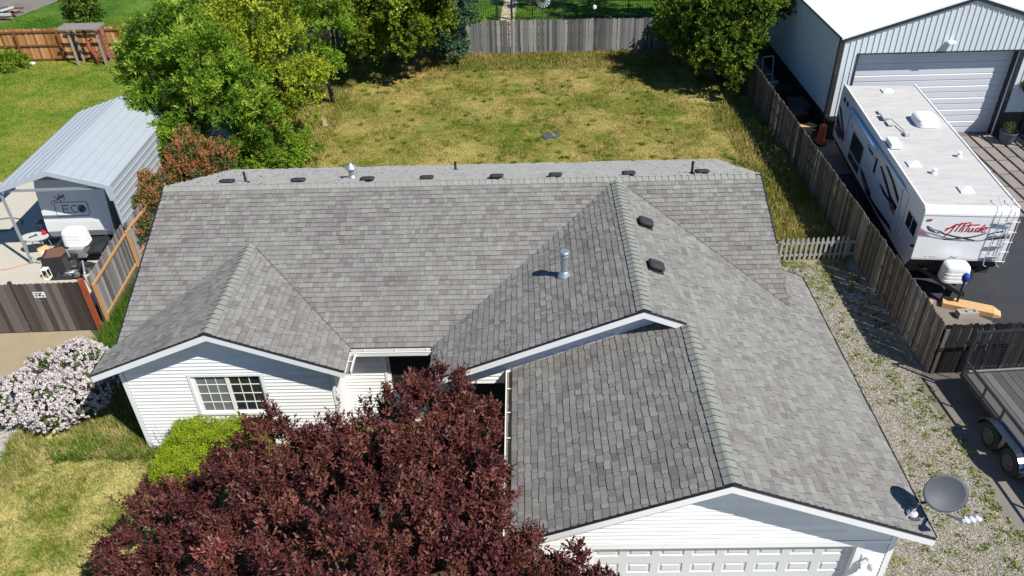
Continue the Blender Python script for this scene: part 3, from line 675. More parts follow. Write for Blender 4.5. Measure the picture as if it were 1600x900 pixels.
# garage door: four sections, eight raised panels in each
gd = MB(); gd.box(gh[0], gh[1], GY+.14, GY+.16, 0, gh[3]); gdo = hpart(gd.build('garage_door', M_door))
pm = MB(); pw, phh = .47, .30
def ringp(mb, w_, h_, i0, z0, i1, z1):
    a = [(i0, z0, i0), (w_-i0, z0, i0), (w_-i0, z0, h_-i0), (i0, z0, h_-i0)]; c = [(i1, z1, i1), (w_-i1, z1, i1), (w_-i1, z1, h_-i1), (i1, z1, h_-i1)]
    for i in range(4): j = (i+1) % 4; mb.poly([a[i], a[j], c[j], c[i]])
ringp(pm, pw, phh, 0, 0, .025, .022); ringp(pm, pw, phh, .025, .022, .055, .022); ringp(pm, pw, phh, .055, .022, .075, .004)
pm.poly([(.075, .004, .075), (pw-.075, .004, .075), (pw-.075, .004, phh-.075), (.075, .004, phh-.075)])
PM = pm.mesh('raised_panel', M_door)
sw_ = (gh[1]-gh[0])/8; sh_ = gh[3]/4
for r_ in range(4):
    z0 = r_*sh_+.003; mb = MB(); px = [gh[0]+k*sw_+(sw_-pw)/2 for k in range(8)]; y = GY+.105; zc0, zc1 = z0+(sh_-phh)/2, z0+(sh_-phh)/2+phh
    mb.box(gh[0]+.01, gh[1]-.01, y, y+.035, z0, zc0); mb.box(gh[0]+.01, gh[1]-.01, y, y+.035, zc1, z0+sh_-.008)
    ed = [gh[0]+.01]+[v for p in px for v in (p, p+pw)]+[gh[1]-.01]
    for k in range(0, len(ed), 2): mb.box(ed[k], ed[k+1], y, y+.035, zc0, zc1)
    so_ = hpart(mb.build('door_section', M_door), gdo)
    for p in px:
        o = link('raised_panel', PM); o.matrix_basis = Matrix.Translation((p, y, zc0)); hpart(o, gdo)
mb = MB(); mb.box(gh[0]-.12, gh[0]+.004, GY-.03, GY+.16, 0, gh[3]+.1); mb.box(gh[1]-.004, gh[1]+.12, GY-.03, GY+.16, 0, gh[3]+.1); mb.box(gh[0]+.004, gh[1]-.004, GY-.03, GY+.16, gh[3]-.004, gh[3]+.1)
hpart(mb.build('door_frame', M_trim), gdo)
mb = MB(); mb.box(gx0+.1, gx1-.1, GY-.034, GY-.02, gh[3]+.10, gh[3]+.16); hpart(mb.build('door_header', M_trim), gdo)
# wall lamp by the garage
mb = MB(); mb.box(17.0, 17.16, GY-.05, GY-.02, 1.62, 1.86); mb.tube([(17.08, GY-.04, 1.8), (17.08, GY-.16, 1.86), (17.13, GY-.2, 1.78)], .035, 6); mb.lathe([(.03, 0), (.07, -.06), (.085, -.16)], 10, (17.15, GY-.2, 1.84))
tag(hpart(mb.build('wall_lamp', M_plastic)), 'white lamp on the garage wall')
# gutters
def gutter(a, b_, out, wd=.13, dp=.11):
    a, b_, out = Vector(a), Vector(b_), Vector(out); mb = MB(); dn = Vector((0, 0, -dp)); z = Vector((0, 0, -.035))
    s0, s1 = a+z, b_+z
    for (p, q, th) in ((Vector((0,0,0)), dn, .012), (out*wd, out*wd+dn, .014)):
        mb.hexa([s0+q, s1+q, s1+q+out*th, s0+q+out*th, s0+p, s1+p, s1+p+out*th, s0+p+out*th])
    mb.hexa([s0+dn, s1+dn, s1+dn+out*(wd+.01), s0+dn+out*(wd+.01), s0+dn+Vector((0,0,.01)), s1+dn+Vector((0,0,.01)), s1+dn+Vector((0,0,.01))+out*(wd+.01), s0+dn+Vector((0,0,.01))+out*(wd+.01)])
    mb.hexa([s0+out*(wd-.004)-Vector((0,0,.001)), s1+out*(wd-.004)-Vector((0,0,.001)), s1+out*(wd+.022)-Vector((0,0,.001)), s0+out*(wd+.022)-Vector((0,0,.001))]+[p+Vector((0,0,.014)) for p in (s0+out*(wd-.004), s1+out*(wd-.004), s1+out*(wd+.022), s0+out*(wd+.022))])
    go = hpart(mb.build('gutter', M_gutter)); d = (b_-a); L = d.length; d.normalize()
    mb = MB(); mb.hexa([s0+dn*.75+out*.014, s1+dn*.75+out*.014, s1+dn*.75+out*(wd-.01), s0+dn*.75+out*(wd-.01)]+[p-dn*.12 for p in (s0+dn*.75+out*.014, s1+dn*.75+out*.014, s1+dn*.75+out*(wd-.01), s0+dn*.75+out*(wd-.01))]); hpart(mb.build('gutter_debris', M_debris), go)
    k = .35
    while k < L:
        mb = MB(); p = s0+d*k; mb.bar(p, p+out*wd, .022, .012); hpart(mb.build('gutter_hanger', M_gutter), go); k += .75
gutter((WL+WA, -DF, ZE), (XE-.02, -DF, ZE), (0,-1,0)); gutter((WL+WA, Y1+.03, ZE), (WL+WA, -DF-.1, ZE), (1,0,0))
gutter((GL, Y3+.03, z_gl(GL,0)), (GL, Y2+OV, z_gl(GL,0)), (-1,0,0))
# step flashing where the garage roof meets the gable wall
mb = MB(); mb.hexa([(GL, MY-.045, z_gl(GL,0)+.01), (XG-.5, MY-.045, z_gl(XG-.5,0)+.01), (XG-.5, MY-.024, z_gl(XG-.5,0)+.01), (GL, MY-.024, z_gl(GL,0)+.01), (GL, MY-.04, z_gl(GL,0)+.06), (XG-.5, MY-.04, z_gl(XG-.5,0)+.06), (XG-.5, MY-.024, z_gl(XG-.5,0)+.06), (GL, MY-.024, z_gl(GL,0)+.06)])
hpart(mb.build('flashing', M_trim), roof_o)
# porch post

# valley flashing lines (dark closed-cut lines)
def valley(a, b_, w_=.022):
    mb = MB(); mb.bar(Vector(a)+Vector((0,0,.018)), Vector(b_)+Vector((0,0,.018)), w_, .012); hpart(mb.build('valley_line', M_shingle_dark), roof_o)
M_shingle_dark = mat('worn_valley', [(.05,.048,.045), (.16,.15,.145)], rough=1, noise=(9,.7))
valley((WL+.02, yv(ZW), ZW), (WL+WA, -DF, ZE)); valley((XM+.3, yv(z_r(XM+.3,0)), z_r(XM+.3,0)), (XR, yv(z_r(XR,0)), z_r(XR,0)))
# roof vents: low black turtle vents
def turtle():
    b = MB(); b.box(-.2, .2, -.2, .2, 0, .012, .3)
    b.box(-.13, .13, -.1, .12, .012, .07, .2)
    L1 = [(-.19,-.13), (-.13,-.17), (.13,-.17), (.19,-.13), (.19,.13), (.13,.17), (-.13,.17), (-.19,.13)]
    for z0, s0, z1, s1 in ((.055, .96, .075, 1.0), (.075, 1.0, .12, .97), (.12, .97, .135, .8)):
        A = [(x*s0, y*s0, z0) for x, y in L1]; Bq = [(x*s1, y*s1, z1) for x, y in L1]
        for i in range(8): j = (i+1) % 8; b.poly([A[i], A[j], Bq[j], Bq[i]], .5)
    b.poly([(x*.8, y*.8, .135) for x, y in L1], .6); b.poly([(x*.96, y*.96, .055) for x, y in L1][::-1], .1)
    return b.mesh('roof_vent', M_vent)
TM = turtle()
def onslope(x, y, f, gx, gy, name, me, rz=0):
    n = Vector((-gx, -gy, 1)).normalized(); q = n.to_track_quat('Z', 'Y').to_matrix().to_4x4() @ Matrix.Rotation(rz, 4, 'Z')
    o = link(name, me); o.matrix_basis = Matrix.Translation((x, y, f+.02)) @ q; return hpart(o, roof_o)
for (x, y) in ((2.29, .5), (4.33, .42), (6.29, .36), (7.96, .34), (9.91, .30), (11.54, .32), (13.57, .34), (15.6, .36)):
    onslope(x, y, ZR-S_*y, 0, -S_, 'roof_vent', TM, random.uniform(-.06, .06))
for (x, y) in ((13.70, -2.14), (13.68, -4.12)): onslope(x, y, z_r(x, y), -S_, 0, 'roof_vent', TM, 1.57)
# plumbing pipes and flue vents
for (x, y, h) in ((2.74, .72, .36), (8.53, 2.9, .32), (15.35, .50, .40)):
    mb = MB(); z = ZR-S_*y; mb.lathe([(.13, -.02), (.11, .02), (.06, .05)], 10, (x, y, z+.01), .2); mb.lathe([(.038, 0), (.038, h), (.03, h), (.03, h-.05)], 10, (x, y, z), .4)
    hpart(mb.build('plumbing_pipe', M_vent), roof_o)
def flue(x, y, z, h, r, cone):
    mb = MB(); mb.lathe([(r*2.1, -.05), (r*1.9, .02), (r*1.25, .12), (r*1.05, .14)], 16, (x, y, z)); mb.lathe([(r, .1), (r, h-.12)], 16, (x, y, z))
    if cone: mb.lathe([(r*1.9, h-.1), (r*2.0, h-.07), (r*.5, h+.05), (.01, h+.07)], 16, (x, y, z))
    else:
        for k, (a, b_) in enumerate(((.92, .96), )): pass
        mb.lathe([(r*1.15, h-.14), (r*1.3, h-.12), (r*1.3, h-.07), (r*1.1, h-.06)], 16, (x, y, z)); mb.lathe([(r*1.1, h-.05), (r*1.42, h-.04), (r*1.42, h+.02), (r*1.2, h+.045), (.01, h+.05)], 16, (x, y, z))
    return hpart(mb.build('flue_vent', M_galv), roof_o)
flue(5.67, 1.22, ZR-S_*1.22, .46, .085, True); flue(11.60, -3.72, z_ml(11.60, 0), .66, .082, False)

# ------------------------------------------------------------------ satellite dish
dish = empty('satellite_dish', 'grey oval satellite dish on the front right corner of the roof', 'satellite dish', (17.62, -10.0, z_r(17.62, 0)+.02))
dl = Vector((17.62, -10.0, z_r(17.62, 0)+.02)); dinv = Matrix.Translation(-dl)
def dpart(o): o.parent = dish; o.matrix_parent_inverse = dinv; return o
cen = Vector((18.12, -9.93, 3.52)); nrm = Vector((-.10, -.70, .70)).normalized(); ex = Vector((1, .03, .12)); ex = (ex-nrm*ex.dot(nrm)).normalized(); ey = nrm.cross(ex)
mb = MB(); rings = 7; n = 32; RX, RY = .39, .332
for side, off in ((1, 0.0), (-1, -.012)):
    base = len(mb.v)
    for i in range(rings+1):
        q = i/rings
        for k in range(n):
            a = 2*math.pi*k/n; p = cen+ex*math.cos(a)*RX*q+ey*math.sin(a)*RY*q+nrm*(.075*(q*q)-.05+off); mb.v.append(tuple(p))
    for i in range(rings):
        for k in range(n):
            a = base+i*n+k; b_ = base+i*n+(k+1) % n; f = (a, b_, b_+n, a+n); mb.f.append(f if side > 0 else f[::-1]); mb.t.append(.5); mb.m.append(0)
for k in range(n):
    a = rings*n+k; b_ = rings*n+(k+1) % n; o2 = (rings+1)*n; mb.f.append((a, b_, b_+o2, a+o2)); mb.t.append(.9); mb.m.append(0)
dpart(mb.build('reflector', M_dish, smooth=True))
bot = cen-ey*RY*.9; bot2 = cen-nrm*.13-ey*.1
mb = MB(); mb.tube([dl, dl+Vector((.05, .02, .3)), bot2], .025, 8); mb.box(17.5, 17.74, -10.12, -9.9, dl.z-.0, dl.z+.012); mb.bar(bot2-ex*.1, bot2+ex*.1, .14, .06); dpart(mb.build('mast', M_dish))
mb = MB(); mb.tube([dl+Vector((-.14, -.06, .0)), dl+Vector((.03, 0, .2))], .018, 6); mb.lathe([(.09, 0), (.1, .05), (.06, .09)], 12, tuple(dl+Vector((.0, 0, .03)))); dpart(mb.build('mount', M_ltgrey))
le = cen+nrm*.55-ey*.42; 
mb = MB(); mb.bar(bot2-ey*.28, le, .035, .05); mb.bar(le-ex*.03, le+ex*.30, .05, .06); dpart(mb.build('feed_arm', M_ltgrey))
for k in range(3):
    mb = MB(); p = le+ex*(.05+k*.1); d_ = (cen-p).normalized(); mb.tube([p-d_*.03, p+d_*.05, p+d_*.1], [.035, .04, .028], 10); dpart(mb.build('receiver', M_plastic, smooth=True))
# ------------------------------------------------------------------ fences
def board_mesh(name, w_, h, th, m, top='dog'):
    b = MB(); c = min(.03, w_*.25)
    out = {'dog': [(0,0), (w_,0), (w_,h-c), (w_-c,h), (c,h), (0,h-c)], 'flat': [(0,0), (w_,0), (w_,h), (0,h)], 'point': [(0,0), (w_,0), (w_,h-w_*.9), (w_/2,h), (0,h-w_*.9)]}[top]
    fr = [(x, 0, z) for x, z in out]; bk = [(x, th, z) for x, z in out]; b.poly(fr); b.poly(bk[::-1])
    for i in range(len(out)): j = (i+1) % len(out); b.poly([fr[j], fr[i], bk[i], bk[j]])
    return b.mesh(name, m)
def fence(label, cat, a, b_, h, m, pitch=.143, w_=.138, top='dog', rails=(.3, 1.0, 1.55), rail_side=1, rail_m=None, post_m=None, post_step=2.4, name='fence', lean=0, zj=.02, seed=1, group=None, postw=.09, boards=True):
    """boards stand along a->b; rail_side +1 puts rails and posts on the left of a->b"""
    R = random.Random(seed); a, b_ = Vector((a[0], a[1], 0)), Vector((b_[0], b_[1], 0)); d = b_-a; L = d.length; d.normalize(); ang = math.atan2(d.y, d.x)
    root = empty(name, label, cat, a, ang, group)
    ms = [board_mesh('fence_board', w_*q, h*k, .018, m, top) for q, k in ((1, 1), (1, .985), (.93, 1.01), (.85, .99))]
    n = int(L/pitch)
    if boards:
        for i in range(n):
            o = link('fence_board', R.choice(ms), root); o.location = (i*pitch+R.uniform(-.004, .004), R.uniform(-.004, .004), R.uniform(0, zj)); o.rotation_euler = (lean+R.uniform(-.006, .006), R.uniform(-.006, .006), R.uniform(-.03, .03))
    s = rail_side; k = 0
    while k < L-.01:
        e = min(L, k+post_step)
        for z in rails:
            mb = MB(); mb.box(k+.003, e-.003, .022 if s > 0 else -.062, .062 if s > 0 else -.022, z, z+.085); mb.build('rail', rail_m or m, root)
        mb = MB(); mb.box(k-postw/2, k+postw/2, .064 if s > 0 else -.064-postw, .064+postw if s > 0 else -.064, 0, h-.22); mb.build('post', post_m or m, root)
        k += post_step
    return root
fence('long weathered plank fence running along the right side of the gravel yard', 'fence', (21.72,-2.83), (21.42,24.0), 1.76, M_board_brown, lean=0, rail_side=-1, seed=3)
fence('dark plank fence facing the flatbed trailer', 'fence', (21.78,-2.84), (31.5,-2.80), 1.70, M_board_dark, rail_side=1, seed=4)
fence('silver weathered plank fence along the back of the dry lawn', 'fence', (-2.3,24.50), (21.36,23.88), 1.80, M_board_grey, top='flat', zj=.05, rail_side=1, seed=5)
fence('new orange cedar fence with rails and posts between two green lawns', 'fence', (-25,24.86), (-9.0,24.97), 1.84, M_cedar, top='flat', rail_side=-1, rail_m=M_cedar_rail, post_m=M_cedar_rail, rails=(.06, .85, 1.62), zj=.0, seed=6)
fence('grey plank side fence with new orange lumber rails beside the red post', 'fence', (-2.52,.10), (-2.78,3.3), 1.74, M_board_grey, rail_side=-1, rail_m=M_newwood, post_m=M_newwood, rails=(.15, 1.36), post_step=3.1, seed=7)
fence('grey plank fence half hidden behind the orange tipped shrubs', 'fence', (-2.80,3.45), (-2.62,10.4), 1.66, M_board_grey, rail_side=-1, rail_m=M_newwood, rails=(.3, 1.36), seed=8)
# low picket fence
fence('low grey picket fence closing off the gravel strip', 'picket fence', (19.15,2.90), (21.62,2.95), .88, M_greywood, pitch=.165, w_=.078, top='point', rails=(.14, .60), rail_side=1, rail_m=M_greywood, name='picket_fence', post_step=2.3, seed=9, zj=.03)
# gate of dark planks
gate = empty('wooden_gate', 'dark stained plank gate next to the red post', 'gate', (-2.60,-.22,0), math.pi+.03)
gm = [board_mesh('gate_plank', w_, 1.78, .02, M_gate) for w_ in (.14, .185, .15)]
x = .02; R = random.Random(5)
while x < 5.9:
    k = R.randrange(3); w_ = (.14, .185, .15)[k]; o = link('gate_plank', gm[k], gate); o.location = (x, 0, .05); o.rotation_euler = (0, 0, R.uniform(-.02, .02)); x += w_+.004
    if 1.95 < x < 2.1: x += .05
for z in (.3, 1.5):
    mb = MB(); mb.box(0, 5.9, -.07, -.022, z, z+.09); mb.build('rail', M_gate, gate)
mb = MB(); mb.box(2.05, 2.14, -.12, -.03, 0, 1.86); mb.build('post', M_gate, gate)
mb = MB(); mb.box(-.14, -.01, -.06, .07, 0, 1.92); mb.build('gate_post', M_red, gate)
sign = empty('gate_sign', 'small worn white sign fixed to the dark gate', 'sign', (-3.9,-.285,1.42), .03)
mb = MB(); mb.box(-.17, .17, -.008, 0, -.09, .11); mb.build('plate', M_plastic, sign)
mb = MB()
for (a, b_, c, d_) in ((-.13,-.02,.05,.08), (.0,.1,.05,.085), (-.12,-.07,-.05,.02), (-.03,.05,-.04,.03), (.08,.13,-.06,.01)): mb.box(a, b_, -.012, -.0085, c, d_)
mb.build('print', M_blkp, sign)

# ------------------------------------------------------------------ foliage builder
def norm(a): return a/np.maximum(np.linalg.norm(a, axis=-1, keepdims=True), 1e-9)
def foliage(P, Dv, Ln, k, lL, lW, tint, spread=1.0, jit=.35):
    n = len(P); t = ((np.arange(k)+.5)/k)[None, :, None]+rng.uniform(-.08, .08, (n, k, 1)); base = P[:, None]+Dv[:, None]*Ln[:, None, None]*t
    r_ = norm(np.cross(Dv, rng.normal(size=(n, 3)))); q = np.cross(Dv, r_); a = (np.arange(k)*2.4)[None]+rng.uniform(0, 6.28, (n, 1))
    rad = r_[:, None]*np.cos(a)[..., None]+q[:, None]*np.sin(a)[..., None]; sp_ = spread*(1.25-t*.75)
    ld = norm(Dv[:, None]*np.cos(sp_)+rad*np.sin(sp_)+rng.normal(size=(n, k, 3))*jit)
    side = norm(np.cross(ld, Dv[:, None]+rng.normal(size=(n, k, 3))*.5)); L = lL*rng.uniform(.6, 1.25, (n, k, 1)); W = lW*rng.uniform(.8, 1.2, (n, k, 1))
    nrm_ = np.cross(ld, side)
    V = np.stack([base, base+ld*L*.45+side*W*.5+nrm_*W*.2, base+ld*L-nrm_*L*.06, base+ld*L*.45-side*W*.5+nrm_*W*.2], 2).reshape(-1, 3)
    F = np.arange(len(V)).reshape(-1, 4); T = np.clip(np.repeat(tint, k)+rng.normal(0, .10, n*k), 0, 1)
    return V, F, T
def blob_shoots(blobs, n_clump, n_shoot, rc, up=.5, ln=(.1, .3), tvar=.16, tmid=.5, shell=(.62, 1.02), flat=.9, bottom=-.45):
    """clumps sit on the shells of the blobs, shoots on the clumps"""
    P = []; Dv = []; T = []; cs = []; vol = np.array([b[3]**2 for b in blobs]); ncs = np.maximum(3, (n_clump*vol/vol.sum()).astype(int))
    for (x, y, z, r), nc in zip([b[:4] for b in blobs], ncs):
        d = norm(rng.normal(size=(nc*3, 3))); d = d[d[:, 2] > bottom][:nc]; rr = r*rng.uniform(shell[0], shell[1], (len(d), 1)); c = np.array([x, y, z])+d*rr*np.array([1, 1, flat])
        ct = rng.normal(tmid, tvar, len(c)); cs.append(c)
        for ci, di, ti in zip(c, d, ct):
            m = max(2, int(n_shoot*rng.uniform(.5, 1.5))); o = norm(rng.normal(size=(m, 3)))*rc*rng.uniform(.25, 1, (m, 1))
            P.append(ci+o); Dv.append(norm(di*.6+o/rc*.8+np.array([0, 0, up])+rng.normal(size=(m, 3))*.25)); T.append(np.full(m, ti)+rng.normal(0, .05, m))
    P, Dv, T = np.concatenate(P), np.concatenate(Dv), np.concatenate(T)
    return P, Dv, rng.uniform(ln[0], ln[1], len(P)), T, np.concatenate(cs)
def limbs(root, base, cs, n, r, m, fork=.45, seed=1, mat_=None):
    R = random.Random(seed); cs = [Vector(c) for c in cs]; zc = sum(c.z for c in cs)/len(cs); cx_ = sum(c.x for c in cs)/len(cs); cy_ = sum(c.y for c in cs)/len(cs)
    b = Vector(base); top = Vector((b.x+(cx_-b.x)*.5, b.y+(cy_-b.y)*.5, b.z+(zc-b.z)*fork)); mb = MB()
    mid = (b+top)/2+Vector((R.uniform(-.1, .1), R.uniform(-.1, .1), 0)); mb.tube([b, mid, top], [r, r*.85, r*.7], 8); mb.build('trunk', m, root, smooth=True)
    mb = MB()
    for c in R.sample(cs, min(n, len(cs))):
        s = top if R.random() < .7 else mid; q = s.lerp(c, .5)+Vector((R.uniform(-.2, .2), R.uniform(-.2, .2), .2)); mb.tube([s, q, c], [r*.42, r*.22, r*.06], 5)
    mb.build('branch', m, root, smooth=True)
def tree(name, label, cat, base, blobs, lm, n_clump, n_shoot, rc, k, lL, lW, r=.12, up=.5, ln=(.1, .3), nb=26, group=None, fork=.45, extra=None, **kw):
    root = empty(name, label, cat, base, 0, group); off = np.array(base)
    P, Dv, Ln, T, cs = blob_shoots([(b[0]-off[0], b[1]-off[1], b[2]-off[2])+tuple(b[3:]) for b in blobs], n_clump, n_shoot, rc, up, ln, **kw)
    keep = P[:, 2] > .05; P, Dv, Ln, T = P[keep], Dv[keep], Ln[keep], T[keep]
    V, F, T2 = foliage(P, Dv, Ln, k, lL, lW, T); npmesh('crown', V, F, T2, lm, root)
    limbs(root, (0, 0, 0), cs, nb, r, M_bark, fork)
    return root, P, Dv, cs

# big purple-leaved plum in front of the porch
RB = [(3.45,-9.25,1.9,.9), (2.95,-9.75,1.75,.7), (3.05,-10.6,1.6,.75), (4.2,-10.3,2,1.0), (4.7,-8.7,2.2,.95), (5.5,-8.0,2.5,.8), (5.2,-9.5,2.8,1.1), (6.7,-8.3,2.6,.95), (7.5,-7.7,2.7,.8), (8.3,-7.6,2.9,.95), (8.85,-7.10,3.55,.55), (8.3,-7.7,3.5,.75), (9.5,-7.9,3.3,.7), (6.9,-8.0,3.2,.7), (9.2,-9.2,3.5,.9), (5.3,-7.7,2.9,.6), (9.4,-7.6,2.8,.75),
      (9.3,-8.7,2.8,.9), (9.15,-9.9,2.7,1.0), (10.75,-11.35,1.9,.9), (7.0,-9.8,3.2,1.2), (8.3,-9.6,3.4,1.15), (9.2,-11.3,3.0,1.15), (6.1,-11,3,1.2), (4.8,-11.3,2.2,1.15), (7.6,-11.6,3.4,1.3), (10.4,-12.3,2.2,1.0), (11.2,-11.45,2.6,.9), (10.35,-11.35,3.15,.85), (10.0,-11.0,3.55,.75), (9.7,-10.2,3.3,.55), (11.7,-11.7,1.9,.75), (9.75,-9.0,2.5,.6),
      (3.7,-11.3,1.6,.95), (7.4,-13,2.8,1.3), (5.4,-12.8,2.2,1.2), (9.4,-13,2.3,1.2)]
root = empty('plum_tree', 'large purple leaved plum tree spreading in front of the porch', 'tree', (7.3,-10.2,0)); off = np.array((7.3,-10.2,0))
P, Dv, Ln, T, cs = blob_shoots([(b[0]-off[0], b[1]-off[1], b[2], b[3]) for b in RB], 900, 17, .21, .9, (.06, .22), tvar=.15, tmid=.5, shell=(.6, 1.04), bottom=-.3)
n = 520; idx = rng.integers(0, len(cs), n); P2 = cs[idx]+norm(rng.normal(size=(n, 3)))*.15; D2 = norm(norm(P2-np.array([0, 0, 1.0]))*.8+np.array([0, 0, .8])+rng.normal(size=(n, 3))*.2)
V, F, T2 = foliage(P, Dv, Ln, 10, .112, .042, T, 1.05); Va, Fa, Ta = foliage(P2, D2, rng.uniform(.28, .62, n), 22, .095, .035, rng.normal(.55, .15, n), .9)
npmesh('crown', np.concatenate([V, Va]), np.concatenate([F, Fa+len(V)]), np.concatenate([T2, Ta]), L_red, root)
limbs(root, (0, 0, 0), cs, 60, .13, M_bark, .3, 3)
mb = MB()
for (x, y, z) in ((-3.2,.4,2.75), (-2.6,-.6,2.9), (-2.9,-1.0,2.7), (-1.9,1.5,3.1)):
    for j in range(4):
        p = Vector((x, y, z)); q = p+Vector((random.uniform(.1, .45), random.uniform(-.3, .1), random.uniform(-.05, .15))); mb.tube([p, (p+q)/2+Vector((0, 0, .03)), q], [.008, .006, .003], 4)
mb.build('bare_twig', M_bark_l, root)

# clipped yellow-green hedge under the wing window
def box_hedge(name, label, boxes, lm, n, lL, lW):
    root = empty(name, label, 'hedge', (boxes[0][0], boxes[0][2], 0)); off = np.array((boxes[0][0], boxes[0][2], 0)); Ps = []; Ds = []; Ts = []
    for (x0, x1, y0, y1, z1, w_) in boxes:
        m = int(n*w_); u = rng.uniform(-1, 1, (m, 3)); ax = rng.integers(0, 3, m); s = np.sign(rng.normal(size=m)); s[ax == 2] = 1; u[np.arange(m), ax] = s
        lump = 1+.025*np.sin(u[:, 0]*7+u[:, 1]*5  )+.025*np.sin(u[:, 2]*6+u[:, 0]*9); q = np.sign(u)*np.abs(u)**1.0; nn = norm(np.sign(u)*np.abs(u)**8); q = q*(1-.06*rng.uniform(0, 1, (m, 1)))*lump[:, None]
        P = np.stack([(x0+x1)/2+q[:, 0]*(x1-x0)/2, (y0+y1)/2+q[:, 1]*(y1-y0)/2, z1/2+q[:, 2]*z1/2], 1); P = P[:, :]
        Ps.append(P-off); Ds.append(norm(nn+np.array([0, 0, .7])+rng.normal(size=(m, 3))*.35)); Ts.append(.5+.18*np.sin(P[:, 0]*9)*np.sin(P[:, 1]*11+P[:, 2]*8)+rng.normal(0, .1, m))
    P, Dv, T = np.concatenate(Ps), np.concatenate(Ds), np.concatenate(Ts); k = P[:, 2] > .03; P, Dv, T = P[k], Dv[k], T[k]
    V, F, T2 = foliage(P, Dv, rng.uniform(.03, .10, len(P)), 6, lL, lW, T, .9); npmesh('foliage', V, F, T2, lm, root)
    mb = MB()
    for (x0, x1, y0, y1, z1, w_) in boxes: mb.box(x0+.12-off[0], x1-.12-off[0], y0+.12-off[1], y1-.12-off[1], .02, z1-.14)
    mb.build('twig_core', M_soil, root); return root
box_hedge('hedge', 'bright yellow green clipped hedge below the gridded window', [(2.05,4.3,-6.2,-5.42,1.25,.6), (1.9,2.95,-7.0,-6.1,1.12,.4)], L_hedge, 9000, .042, .022)
# bare twiggy shrub by the wall
root = empty('twiggy_shrub', 'small leafless grey shrub against the white wall left of the hedge', 'shrub', (1.62,-5.5,0)); mb = MB()
for j in range(15):
    a = random.uniform(0, 6.28); h = random.uniform(.5, 1.0); e = Vector((math.cos(a)*.35, math.sin(a)*.15, h)); mid = e*.5+Vector((0, 0, .1)); mb.tube([(0, 0, 0), mid, e], [.008, .006, .003], 4)
    for q in range(4): s = mid.lerp(e, q/4); mb.tube([s, s+Vector((random.uniform(-.14, .14), random.uniform(-.1, .1), random.uniform(.03, .16)))], [.004, .002], 3)
mb.build('stems', M_bark_l, root)

# lilac
LB = [(-2.92,-3.92,0.55,0.70), (-1.87,-4.12,0.65,0.80), (-1.22,-3.92,0.80,0.70), (-1.37,-3.22,0.95,0.75), (-2.37,-3.22,0.75,0.70), (-0.92,-3.22,0.90,0.52), (-1.87,-2.62,0.85,0.56)]
root = empty('lilac_bush', 'round bush covered in pale pink blossom at the house corner', 'bush', (-1.4,-3.9,0)); off = np.array((-1.4,-3.9,0)); lb = [(b[0]-off[0], b[1]-off[1], b[2], b[3]) for b in LB]
P, Dv, Ln, T, cs = blob_shoots(lb, 330, 8, .12, .6, (.05, .14), shell=(.75, 1.0), tmid=.45, bottom=-.6); k = P[:, 2] > .03; V, F, T2 = foliage(P[k], Dv[k], Ln[k], 8, .07, .04, T[k]); npmesh('foliage', V, F, T2, L_lil_g, root)
P, Dv, Ln, T, _ = blob_shoots(lb, 3000, 2, .05, .6, (.03, .08), shell=(.95, 1.08), tmid=.62, tvar=.2, bottom=-.5); k = P[:, 2] > .06; V, F, T2 = foliage(P[k], Dv[k], Ln[k], 16, .042, .036, T[k], 1.5, .7); npmesh('blossom', V, F, T2, L_lil_f, root)
limbs(root, (0, 0, 0), cs, 50, .05, M_bark, .25, 5)

# trees and shrubs round the yard
tree('ash_tree', 'leafy bright green tree overhanging the far end of the metal carport', 'tree', (-3.4,11.3,0), [(-4.2,12.3,4.3,1.5), (-3.2,11.6,5.3,1.4), (-1.7,10.0,4.6,1.5), (-2.0,9.9,3.0,1.5), (-.3,9.3,3.6,1.3), (-3.9,10.2,2.9,1.1), (-1.0,9.5,2.1,1.3), (-5.1,13.2,3.6,1.1), (-2.9,8.7,2.3,.8), (.3,9.4,2.4,1.0)],
     L_ash, 230, 24, .34, 9, .17, .062, .16, ln=(.10, .30), shell=(.7, 1.06), tvar=.2)
tree('shrub_willow', 'low bright green shrub beside the lawn edge under the yellow green tree', 'shrub', (1.0,9.9,0), [(.9,9.9,1.0,.9), (1.7,10.3,.9,.7), (.1,9.4,.9,.8), (-.8,9.0,.9,.8)], L_ash, 110, 13, .28, 8, .13, .05, .05, fork=.2)
tree('young_maple', 'airy yellow green tree at the left edge of the dry lawn', 'tree', (.1,12.9,0), [(-1.10,13.60,5.60,1.20), (0.40,12.90,6.20,1.20), (-0.50,12.20,4.60,1.30), (0.90,12.60,4.70,1.10), (0.30,11.90,3.30,1.30), (1.60,12.90,3.20,0.90), (-0.90,12.10,3.20,1.10), (1.30,12.10,2.00,0.90), (0.10,11.70,1.70,0.80), (-1.80,14.00,4.60,1.00)],
     L_yel, 320, 13, .33, 8, .11, .085, .1, ln=(.1, .4), up=.8, shell=(.5, 1.05), nb=60)
tree('poplar_tree', 'upright mid green tree standing behind the yellow green one', 'tree', (1.3,17.6,0), [(1.20,17.20,5.40,1.20), (1.50,17.30,3.90,1.20), (1.00,17.00,2.40,1.10), (1.70,17.50,6.90,1.00)], L_ash, 130, 14, .34, 8, .14, .07, .12, up=.9)
